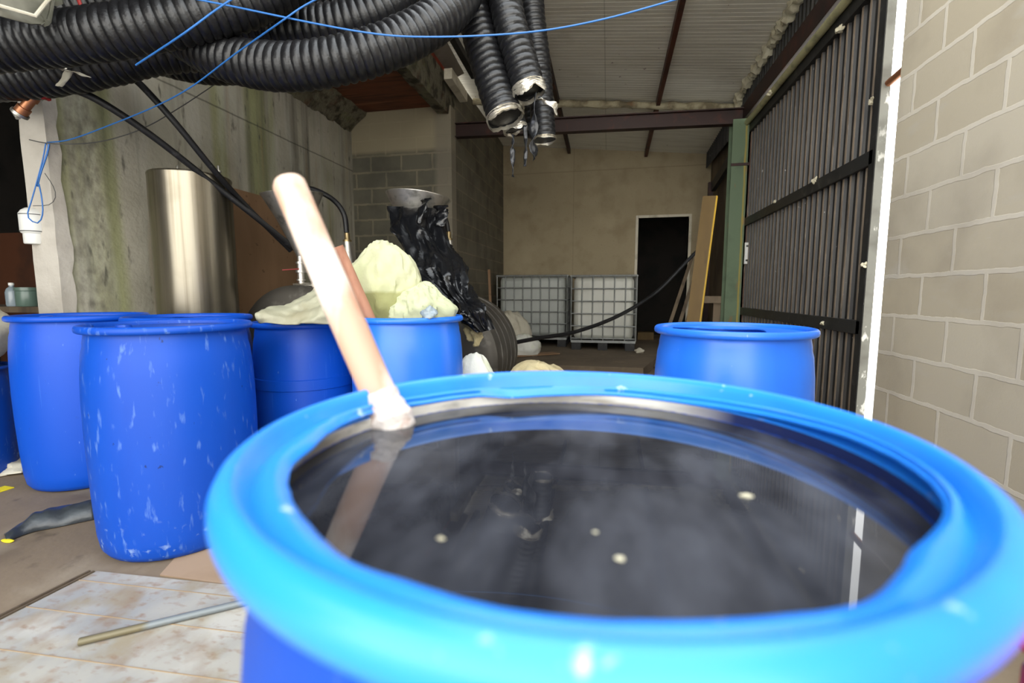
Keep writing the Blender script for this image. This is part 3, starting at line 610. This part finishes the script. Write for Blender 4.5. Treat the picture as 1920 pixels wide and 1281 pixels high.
cable('blue_wire', [pd(92,270,2.86), pd(88,290,2.86), pd(76,325,2.85), pd(70,350,2.85)], .005, 'wire_blue', 'second short blue wire bunched beside the loop on the pillar', 'wire', W)
cable('grey_wire', [pd(84,325,2.84), pd(100,350,2.83), pd(104,370,2.83), pd(92,384,2.83), pd(62,386,2.83)], .002, 'wire_grey', 'thin dark wire hooping over the pillar above the canister', 'wire')
cable('grey_wire', [pd(88,460,3.3), pd(86,500,3.3), pd(70,545,3.3)], .002, 'wire_grey', 'thin black cord hanging over the orange panel below the canister', 'wire')
cable('hanging_rope', [pd(146,-5,2.3), pd(151,10,2.3), pd(155,24,2.3)], .008, 'red_dk', 'short dull red cord hanging among the ducts near the tarpaulin', 'rope')
# zip tied bundle and fittings at pillar top
strip('foil_scrap', [pd(103,112,2.5), pd(112,122,2.5), pd(120,132,2.5)], .028, 'foil', 'shiny crumpled foil scrap below the ducts at the left', 'foil', 6)
strip('cloth_tie', [pd(162,144,2.55), pd(145,136,2.55), pd(130,134,2.55), pd(122,148,2.55), pd(110,162,2.55)], .024, 'sack', 'pale rag knotted round the black hose above the pillar', 'rag', 7)
root = empty('pipe_fitting', pd(52,205,2.7), 'copper and steel pipe fitting at the top of the plastered pillar', 'fitting')
a, b = pd(38,212,2.7), pd(66,178,2.7); d = (b-a)
MB().tube([a+d*t for t in (0,.3,.31,.7,.71,1)], lambda i: (.032,.032,.024,.024,.03,.03)[i], 16).build('fitting_body', M['copper'], root)
MB().tube([a-d*.08, a+d*.04], .04, 16).build('steel_ring', M['inox2'], root)
MB().tube([b-d*.04, b+d*.04], .036, 16).build('steel_ring', M['inox2'], root)
MB().tube([pd(24,206,2.7), pd(34,222,2.7)], .012, 10).build('lever', M['inox2'], root)
o = blob(pd(84,176,2.68), (.026,.026,.03), 3, .3, 3, .1, 8, 24).build('red_cap', M['red_dk'], root); o['label'] = 'dull red cap'

# ------------------------------------------------------------------ left annex clutter
root = empty('white_canister', pd(68,460,2.9), 'white plastic canister hung at the side of the plastered pillar', 'canister')
q = pd(66,458,2.92); h = .21
MB().lathe((q.x,q.y,q.z), [(0,0),(.046,0),(.05,.006),(.05,.06),(.058,.066),(.062,.075),(.062,.18),(.056,.19),(.05,.2),(.03,.215),(0,.22)], 32).build('canister_body', M['white_plastic'], root)
MB().lathe((q.x,q.y,q.z+.072), [(.0625,0),(.0635,0),(.0635,.005),(.0625,.005)], 32).build('band', M['wire_grey'], root)
MB().lathe((q.x,q.y,q.z+.172), [(.0625,0),(.0635,0),(.0635,.005),(.0625,.005)], 32).build('band', M['wire_grey'], root)
tag(MB().box((-5.75,3.4,0), (-4.7,3.44,1.55)).build('orange_panel', M['orange'], smooth=False), 'orange-brown panel standing in the dark space left of the pillar', 'panel')
root = empty('side_table', (-4.6,2.7,0), 'dark table in the shadows behind the left drum', 'table')
MB().box((-5.3,2.5,.86), (-3.8,3.0,.90)).build('table_top', M['dark_wood'], root, smooth=False)
for x, y in ((-5.25,2.55),(-3.85,2.55),(-5.25,2.95),(-3.85,2.95)): MB().bar((x,y,0),(x,y,.86),.05,.05).build('leg', M['dark_wood'], root, smooth=False)
q = pY(26,578,2.6); q.z = .90
root = empty('water_bottle', q, 'small clear plastic bottle on the dark table at the left edge', 'bottle')
MB().lathe(q, [(0,0),(.036,0),(.038,.01),(.038,.1),(.03,.125),(.014,.14),(.013,.155)], 24).build('bottle_body', M['bottle'], root)
MB().lathe(q, [(.015,.15),(.016,.152),(.016,.168),(0,.17)], 20).build('cap', M['white_plastic'], root)
q = pY(56,578,2.62); q.z = .90
root = empty('storage_jar', q, 'squat grey-green jar beside the clear bottle', 'jar')
MB().lathe(q, [(0,0),(.065,0),(.07,.01),(.07,.1),(.066,.112)], 28).build('jar_body', M['jar'], root)
MB().lathe(q, [(.069,.11),(.073,.112),(.073,.135),(0,.137)], 28).build('lid', M['jar'], root)
tag(blob((-3.48,1.80,.78), (.33,.27,.19), 5, .10, 2, .05, 6, 48, floor=.606).build('cloth_heap', M['sack']), 'pale greyish cloth heap on the small drum at the left edge', 'cloth')
mb = MB(); P = [pd(-30,-30,1.9), pd(-20,30,1.9), pd(66,28,2.0), pd(105,-20,2.1)]
rows = []
for i in range(13):
    t = i/12; a = P[0].lerp(P[3], t); b = P[1].lerp(P[2], t)
    rows.append([a.lerp(b, s)+Vector((0, .05*math.sin(t*9), .03*math.sin(s*8+t*5))) for s in [k/8 for k in range(9)]])
root = empty('tarpaulin', P[1], 'folded grey-green tarpaulin corner at the top left', 'tarpaulin')
mb.quadstrip(rows).build('sheet', M['tarp'], root, solid=.006)
MB().tube([pd(-30,2,1.88), pd(66,30,1.95), pd(100,-12,2.08)], .007, 8).build('hem', M['sack'], root)
# black plastic scrap on floor, yellow tape
mb = MB(); rows = []
A = [pz(12,1018,.0), pz(60,1000,.0), pz(110,990,.0), pz(180,975,.0)]; B = [pz(8,1004,.0), pz(40,985,.0), pz(90,962,.0), pz(180,940,.0)]
SA = spline(A, 8); SB = spline(B, 8)
for i in range(len(SA)):
    t = i/(len(SA)-1); hh = (.015+.055*min(1, t*2.0)); r = []
    for k in range(9):
        s = k/8; p = SA[i].lerp(SB[i], s); p.z = .004+hh*min(1, s*4, (1-s)*1.6)*(.85+.35*nz((t*6, s*3, 0), 1))
        r.append(p)
    rows.append(r)
tag(mb.quadstrip(rows).build('plastic_scrap', mat('grey_black_film', (46,50,54), .35, 0, [((70,76,80), 8, .5, .7)], (20, .4, .01)), solid=.004, ang=70), 'folded black plastic scrap on the floor beside the large scuffed drum', 'plastic')
tag(blob(pz(14,1014,.006), (.03,.01,.006), 3, .1, 2, .02, 4, 16).build('yellow_tag', M['yellow']), 'small yellow tag at the tip of the black plastic scrap', 'tag')
a = pz(-14,924,.0); b = pz(18,914,.0)
tag(MB().bar(a+Vector((0,0,.003)), b+Vector((0,0,.003)), .07, .004).build('yellow_tape', M['yellow'], smooth=False), 'strip of bright yellow tape on the floor at the left edge', 'tape')
# pale sheet on floor with seams, rusty lines
root = empty('floor_sheet', (-1.2,.9,0), 'pale grey-white sheet with rusty seams covering the floor at lower left', 'sheet')
A = pz(182,1074,0); B = pz(470,1104,0); Cc = pz(-10,1172,0)
e1 = (B-A).normalized(); e2 = (Cc-A).normalized()
q = [A, A+e1*1.9, A+e1*1.9+e2*1.9, A+e2*1.9]
vs = [(p.x,p.y,0.0) for p in q]+[(p.x,p.y,.006) for p in q]
MB().add(vs, [(4,5,6,7),(3,2,1,0),(0,1,5,4),(1,2,6,5),(2,3,7,6),(3,0,4,7)]).build('sheet_panel', M['plate'], root, smooth=False)
for k in (.055,.20,.36,.55,.78):
    a = A+e2*k; MB().bar(a+Vector((0,0,.0065)), a+e1*1.8+Vector((0,0,.0065)), .0025, .002).build('seam', M['rust_line'], root, smooth=False)
for o_ in (.012,.03): MB().bar(A-e1*o_+Vector((0,0,.004)), A-e1*o_+e2*1.8+Vector((0,0,.004)), .007, .006).build('edge_strip', M['dark_wood'], root, smooth=False)
a = pz(148,1202,.02); b = pz(450,1130,.02); d = (b-a).normalized(); rr = .0105
mb = MB(); pts = [a+d*(.6*i/30) for i in range(31)]
for p in pts: p.z = .006+rr+.0005
mb.tube(pts, rr, 18); tag(mb.build('metal_pipe', M['pipe'], loc=a), 'thin grey metal pipe with a brownish end lying on the pale sheet', 'pipe')
vs = [pz(300,1080,0), pz(470,1104,0)+Vector((.3,0,0)), pz(470,1030,0)+Vector((.35,.15,0)), pz(340,1035,0)]
mb = MB(); mb.add([(p.x,p.y,.0) for p in vs]+[(p.x,p.y,.005) for p in vs], [(4,5,6,7),(3,2,1,0),(0,1,5,4),(1,2,6,5),(2,3,7,6),(3,0,4,7)])
tag(mb.build('tan_board', M['cardboard'], smooth=False), 'flat tan board on the floor between the scuffed drum and the water drum', 'board')
tag(blob(pz(20,875,.02), (.14,.1,.04), 2, .2, 3, .1, 6, 30, floor=.001).build('rag', M['sack']), 'dirty pale rag on the floor behind the leftmost drums', 'rag')

# ------------------------------------------------------------------ machinery
root = empty('steel_cylinder', (-2.9,2.87,0), 'tall brushed stainless steel cylinder standing against the stained wall', 'cylinder')
q = Vector((-2.9,2.87,0))
MB().lathe(q, [(0,.3),(.24,.3),(.25,.31),(.25,1.785),(.2515,1.79),(.2515,1.80),(.248,1.806),(.15,1.82),(0,1.825)], 80).build('shell', M['inox'], root, ang=35)
for k in range(3):
    th = k*2.1+.4; MB().tube([(q.x+.2*math.cos(th), q.y+.2*math.sin(th), 0), (q.x+.2*math.cos(th), q.y+.2*math.sin(th), .3)], .02, 12).build('leg', M['inox2'], root)
for (px, py) in ((335,345), (411,345)):
    p = pd(px, py, 3.3); p.z = 1.815
    MB().lathe(p, [(.018,0),(.018,.012),(.008,.014),(.008,.04),(.005,.046),(0,.046)], 14).build('top_bolt', M['inox2'], root)
tag(MB().bar(Vector((-3.25,3.20,.95)), Vector((-3.25,4.55,.95)), .02, 1.92).build('plywood_board', M['ply'], smooth=False), 'brown plywood board leaning on the stained wall behind the steel cylinder', 'board')
def htank(x, ya, yb, label, r=.47, zc=.475):
    root = empty('horizontal_tank', (x,(ya+yb)/2,0), label, 'tank', 'dark lying steel tanks')
    c = Vector((x, 0, zc)); rings = [(0, ya+.0), (r*.5, ya+.0), (r*.88, ya+.012), (r*.97, ya+.03), (r, ya+.05)]
    y = ya+.05
    while y < yb-.2: y += .16; rings += [(r, y-.02), (r+.006, y-.012), (r+.006, y+.004), (r, y+.012)]
    rings += [(r, yb-.05), (r*.97, yb-.02), (0, yb)]
    MB().lathe(c, rings, 80, axis='Y').build('shell', M['tank'], root, ang=35)
    for yy in (ya+.2, yb-.2): MB().box((x-.3,yy-.03,0), (x+.3,yy+.03,.13)).build('foot', M['dark_steel'], root, smooth=False)
    return root
T1 = htank(-2.40, 3.2, 4.3, 'dark round-ended steel tank lying beneath the left funnel', r=.525, zc=.53)
T2 = htank(-1.26, 3.2, 4.05, 'dark dusty steel tank lying beneath the right funnel, with felt shreds', r=.49, zc=.495)
def funnel(apex, base_z, rt, h, label, tilt=(0,0), seed=0):
    root = empty('steel_funnel', (apex.x,apex.y,base_z), label, 'funnel', 'steel funnels on the tanks')
    Mt = Matrix.Rotation(tilt[0], 4, 'X') @ Matrix.Rotation(tilt[1], 4, 'Y')
    mb = MB(); prof = [(.028,-.01),(.03,0),(rt*.62,h*.62),(rt*.985,h),(rt,h),(rt,h+.004),(rt*.985,h-.004),(rt*.6,h*.6),(.025,0),(.025,-.01)]
    mb.lathe((0,0,0), prof, 56); mb.v = [apex+Mt@v for v in mb.v]
    mb.build('cone', M['inox2'], root, ang=30)
    z = base_z; mb = MB(); H = apex.z-base_z
    st = [(0,.03),(.16,.03),(.17,.045),(.22,.045),(.23,.034),(.42,.034),(.43,.05),(.5,.05),(.51,.036),(.7,.036),(.71,.046),(.78,.046),(.79,.03),(1,.03)]
    mb.lathe((apex.x,apex.y,base_z), [(0,0)]+[(r*.8, t*H) for t, r in st]+[(0,H)], 28); mb.build('valve_stem', M['inox2'], root, ang=30)
    MB().bar((apex.x,apex.y-.02,base_z+.55*H),(apex.x-.10,apex.y-.09,base_z+.5*H),.02,.008).build('valve_lever', M['red_dk'], root, smooth=False)
    return root
ap = pd(563,478,3.75); funnel(ap, 1.05, .225, .46, 'large steel funnel on the left tank, half hidden by the slanted stick', tilt=(R(5),R(-2)))
ap = pd(777,462,3.75); funnel(ap, .975, .25, .38, 'steel funnel on the right tank with a black bag hung from it', tilt=(R(-3),R(5)), seed=1)
def nozzle(px, py, d, zb, label):
    p = pd(px, py, d); root = empty('steel_nozzle', (p.x,p.y,zb), label, 'nozzle', 'conical steel nozzles'); H = p.z-zb
    MB().lathe((p.x,p.y,zb), [(0,0),(.075,0),(.078,.02),(.076,H*.35),(.055,H*.62),(.036,H*.84),(.033,H*.93),(.03,H*.93),(0,H*.93)], 32).build('cone_body', M['inox2'], root)
    MB().lathe((p.x,p.y,zb+H*.93), [(0,0),(.036,0),(.036,.014),(.026,.016),(.022,.03),(.022,.07),(0,.07)], 24).build('hose_clamp', M['brass'], root)
    return root
nozzle(651,445,3.95, .93, 'conical steel nozzle with a black hose, right of the stick')
nozzle(841,442,4.0, .93, 'conical steel nozzle half behind the black bag')
# black bag: flattened crumpled tube
def ribbon(name, Lp, Rp, dl, thick, m, label, cat, seed=0, cr=.03, n=30, step=26, cf=5):
    n1 = len(Lp)
    LP = spline([pd(x, y, d_) for (x, y), d_ in zip(Lp, dl)], step//2); RP = spline([pd(x, y, d_) for (x, y), d_ in zip(Rp, dl)], step//2)
    rows = []
    for i in range(len(LP)):
        a, b = LP[i], RP[i]; mid = (a+b)/2; s = (b-a); w = s.length/2; s = s.normalized(); t = i/(len(LP)-1)
        fwd = Vector((-math.sin(YAW), math.cos(YAW), 0)); r = []
        for k in range(n):
            th = 2*math.pi*k/n; p = mid+s*w*math.cos(th)+fwd*(thick*math.sin(th)*(.6+.4*math.sin(t*math.pi)))
            d_ = (s*math.cos(th)+fwd*math.sin(th))
            tw = th+t*1.6; q = Vector((math.cos(tw)*1.6, math.sin(tw)*1.6, t*cf)); fr = ridged(q, 1, seed)*.75+ridged(q, 1.9, seed+2)*.34+ridged(q, 3.7, seed+4)*.07
            p = p+d_*(cr*(fr-.6))*(1 if abs(math.sin(th)) > .3 else .4)
            r.append(p)
        rows.append(r)
    mb = MB().quadstrip(rows, True, True)
    return tag(mb.build(name, M[m], ang=50, sub=0), label, cat)
ribbon('black_bag', [(727,388),(738,430),(762,470),(775,508),(800,530),(842,575),(862,597),(898,622)], [(838,392),(832,425),(846,462),(868,490),(876,520),(888,555),(905,575),(924,618)],
       [3.55,3.45,3.35,3.25,3.15,3.05,2.98,2.95], .10, 'blackbag', 'crumpled shiny black plastic bag hanging from the right funnel over the tank', 'bag', 3, .075, 90, 26, 3.4)
# ragged flaps of the bag gathered round the funnel
strip('bag_flap', [pd(800,372,3.42), pd(790,396,3.38), pd(785,420,3.36)], .055, 'blackbag', 'triangular black film flap stuck on the steel of the right funnel', 'film', 9, fn=lambda t: 1-.75*t)
strip('bag_flap', [pd(826,385,3.45), pd(828,405,3.42), pd(824,425,3.4)], .06, 'blackbag', 'rounded black film flap at the right side of the right funnel', 'film', 9.2)
# felt shreds on the tank
strip('felt_shred', [pd(884,610,2.95), pd(896,632,2.93), pd(892,650,2.92)], .05, 'felt', 'ragged shred of beige felt hanging on the right tank below the black bag', 'felt', 9.6, fn=lambda t: 1-.6*t)
strip('felt_shred', [pd(872,605,3.0), pd(878,625,2.98), pd(882,640,2.97)], .03, 'felt', 'smaller shred of beige felt left of the ragged one', 'felt', 9.4)
tag(blob(pd(872,545,3.6), (.05,.03,.045), 4, .4, 3, .2, 6, 24).build('felt_tuft', M['felt']), 'tuft of beige felt on top of the right tank beside the bag', 'felt')
tag(blob((-2.36,3.36,1.055), (.11,.06,.02), 4, .25, 4, .2, 6, 30).build('foil_scrap', M['foil']), 'crumpled foil scrap lying on top of the left tank', 'foil')

# sacks in the drums
def in_mouth(p, d):
    p = Vector((p.x+.05*(p.z-.9), p.y, p.z))
    if p.z < .93:
        k = min(1, (.93-p.z)/.05); dx, dy = p.x+1.035, p.y-2.304; rr = math.hypot(dx, dy); lim = .252+.03*(1-k)
        if rr > lim: p.x = -1.035+dx*lim/rr; p.y = 2.304+dy*lim/rr
    return p
tag(blob((-1.20,2.33,1.0), (.205,.15,.235), 5, .12, 2.6, .09, 7, 90, fn=in_mouth).build('cloth_sack', M['cloth_green']), 'large bulging pale yellow-green cloth sack with a damp lower part in the drum', 'sack')
tag(blob((-.975,2.33,.90), (.165,.14,.135), 8, .12, 2.6, .12, 7, 80, fn=in_mouth).build('cloth_sack', M['cloth_green2']), 'smaller light green folded cloth at the right of the big sack', 'sack')
tag(blob(pd(806,588,2.25), (.035,.03,.03), 2, .3, 3, .2, 8, 24).build('plastic_scrap', M['bottle']), 'small clear crumpled plastic scrap on the drum rim by the sacks', 'plastic')
a = pd(714,640,2.34); b = pd(634,462,2.24)
tag(MB().tube([a+(b-a)*i/10 for i in range(11)], .024, 16, wob=lambda p, th: .06*nz((p.z*9, math.cos(th), math.sin(th)), 1)).build('wooden_handle', M['redwood'], loc=a), 'reddish brown wooden handle standing in the drum left of the green sack', 'handle')
# pale film in banded drum
def sheet(name, grid, m, label, cat, cr=.02, cf=6, seed=0, solid=.006, nu=10):
    rows = [spline(r, nu) for r in grid]; cols = list(zip(*rows)); cols = [spline(c_, nu) for c_ in cols]
    out = [[p+Vector((0, -1, .3))*cr*(ridged(p*cf, 1, seed)-.5+.5*(ridged(p*cf, 2.2, seed)-.5)) for p in r] for r in cols]
    return tag(MB().quadstrip(out).build(name, M[m], solid=solid, ang=80), label, cat)
d0 = 2.25
sheet('plastic_film', [[pd(486,606,2.18), pd(484,590,2.18), pd(500,581,2.25), pd(520,575,2.35)], [pd(530,608,2.18), pd(530,592,2.2), pd(540,577,2.3), pd(548,570,2.4)],
    [pd(575,608,2.2), pd(580,585,2.22), pd(578,560,2.35), pd(582,548,2.45)], [pd(604,608,2.2), pd(612,580,2.22), pd(615,550,2.35), pd(605,532,2.45)], [pd(660,612,2.3), pd(660,585,2.35), pd(655,560,2.45), pd(640,545,2.5)]],
    'cloth_pale', 'crumpled pale translucent film bulging out of the banded drum', 'film', .03, 7, 2)
# cloth heap right of the green sack drum
tag(blob((-.80,2.82,.24), (.17,.16,.34), 4, .16, 2, .10, 5, 60, floor=.001).build('white_sack', M['cloth_white']), 'bright white and greenish sack heap right of the sack-filled drum', 'sack')
tag(blob((-.42,2.95,.24), (.27,.2,.31), 6, .1, 2, .08, 5, 60, floor=.001).build('beige_sack', M['sackbeige']), 'beige sack in front of the right tank, behind the water drum\'s rim', 'sack')
tag(blob((.66,3.05,.2), (.16,.2,.34), 9, .1, 2, .08, 5, 50, floor=.001).build('pale_sack', M['sack']), 'pale sack peeking out at the left of the light blue drum', 'sack') 
# IBC containers
def ibc(x0, x1, y0, y1, z0, z1, label, nvert, m):
    root = empty('caged_tank', ((x0+x1)/2,(y0+y1)/2,z0), label, 'tank', 'white caged liquid tanks')
    h0 = z0+.15
    mb = MB().box((x0+.035,y0+.035,h0+.01), (x1-.035,y1-.035,z1-.03)); mb.build('white_container', M[m], root, smooth=True, bevel=.07)
    n = 6; zs = [h0+.03+(z1-h0-.05)*k/5 for k in range(6)]
    for z in zs:
        pts = [Vector((x0,y0,z)), Vector((x1,y0,z)), Vector((x1,y1,z)), Vector((x0,y1,z))]
        mb = MB()
        for i in range(4): mb.tube([pts[i], pts[(i+1)%4]], .010 if z < zs[-1] else .018, 8)
        mb.build('cage_hoop', M['galv'], root)
    for k in range(nvert+1):
        x = x0+(x1-x0)*k/nvert
        for y in (y0,): MB().tube([(x,y-.004,h0), (x,y-.004,z1-.02)], .0095, 8).build('cage_bar', M['galv'], root)
    for k in range(1, 6):
        y = y0+(y1-y0)*k/5; MB().tube([(x1+.004,y,h0), (x1+.004,y,z1-.02)], .0095, 8).build('cage_bar', M['galv'], root)
    MB().box((x0,y0,h0-.035), (x1,y1,h0)).build('pallet_deck', M['galv'], root, smooth=False)
    w = (x1-x0)
    for fx in (x0+.08, (x0+x1)/2, x1-.08):
        for fy in (y0+.08, (y0+y1)/2, y1-.08): MB().box((fx-.07,fy-.07,z0), (fx+.07,fy+.07,h0-.035)).build('pallet_foot', M['black_plastic'], root, smooth=False)
    MB().lathe(((x0+x1)/2,(y0+y1)/2,z1-.035), [(0,.04),(.09,.04),(.095,.0)], 28).build('filler_cap', M['black_plastic'], root)
    return root
ibc(-1.80,-.65,7.55,8.5,.12,1.285, 'white caged tank at the left, greyer and set farther back', 8, 'ibc_b')
ibc(-.555,.41,7.2,8.2,.12,1.265, 'white caged tank at the right, beside the doorway', 6, 'ibc')
tag(blob((-1.42,6.75,.30), (.30,.25,.42), 3, .1, 2, .08, 4, 50, floor=.121).build('woven_sack', M['sack']), 'beige woven sack slumped between the right steel tank and the left white tank', 'sack')
tag(blob((-1.15,6.45,.22), (.22,.2,.17), 7, .12, 2.5, .1, 5, 50, floor=.121).build('woven_sack', M['cloth_white']), 'whiter low sack lying before the beige one on the raised floor', 'sack')
tag(MB().bar((-1.35,6.15,.135),(-.72,6.65,.135),.2,.012).build('wood_offcut', M['ply'], smooth=False), 'thin brown wood offcut on the raised floor by the white sack', 'offcut')
tag(MB().bar((-1.75,7.0,.12),(-1.82,7.1,1.35),.035,.03).build('thin_batten', M['ply'], smooth=False), 'thin light batten standing left of the caged tanks', 'batten')
tag(blob((.46,7.0,.15), (.06,.05,.035), 7, .3, 2.5, .1, 5, 24, floor=.121).build('paper_scrap', M['sack']), 'small pale scrap on the raised floor near the right caged tank', 'scrap')
tag(MB().box((.62,10.2,0), (.95,10.5,.16)).build('storeroom_crate', M['yellow_wood'], smooth=False), 'dim yellow-brown crate on the floor inside the dark doorway', 'crate')
# bright block above slab edge
tag(MB().bar((-1.86,5.4,3.50),(-1.86,6.0,3.47),.1,.12).build('white_block', M['white_trim'], smooth=False, bevel=.004), 'bright cream beam end above the slab edge', 'beam')
# red object lower right
root = empty('red_container', (.53,.37,0), 'red plastic container cut off by the lower right corner, beside the water drum', 'container')
mb = MB().box((.372,.22,0), (.70,.487,.68)); mb.build('container_body', M['red'], root, bevel=.02)
MB().box((.366,.214,.68), (.706,.493,.70)).build('lid', M['red'], root, bevel=.006)

# ------------------------------------------------------------------ light
SKY_H, SKY_Z = 7.0, 4.7
w = bpy.data.worlds.new('World'); C.world = w; w.use_nodes = True
NT = w.node_tree; bg = NT.nodes['Background']; bg.inputs['Strength'].default_value = 1
tcw = NT.nodes.new('ShaderNodeTexCoord'); sx = NT.nodes.new('ShaderNodeSeparateXYZ'); NT.links.new(tcw.outputs['Generated'], sx.inputs[0])
mr = NT.nodes.new('ShaderNodeMapRange'); mr.inputs['From Min'].default_value = 0; mr.inputs['From Max'].default_value = .75
NT.links.new(sx.outputs[2], mr.inputs['Value'])
mx = NT.nodes.new('ShaderNodeMix'); mx.data_type = 'RGBA'; NT.links.new(mr.outputs[0], mx.inputs[0])
mx.inputs[6].default_value = (SKY_H, SKY_H*.97, SKY_H*.90, 1); mx.inputs[7].default_value = (SKY_Z*.92, SKY_Z*.97, SKY_Z, 1)
NT.links.new(mx.outputs[2], bg.inputs['Color'])

# ------------------------------------------------------------------ camera
cam = bpy.data.cameras.new('Camera'); co = bpy.data.objects.new('Camera', cam); COL.objects.link(co)
co.location = (0,0,EYE); co.rotation_euler = (R(90-6.0), 0, YAW)
cam.sensor_width = 36; cam.lens = F/1920*36; cam.clip_start = .01
cam.dof.use_dof = True; cam.dof.focus_distance = 2.6; cam.dof.aperture_fstop = 2.8
C.camera = co
C.view_settings.view_transform = 'Standard'; C.view_settings.look = 'None'; C.view_settings.gamma = 1; C.view_settings.use_curve_mapping = False
C.view_settings.exposure = 0.0
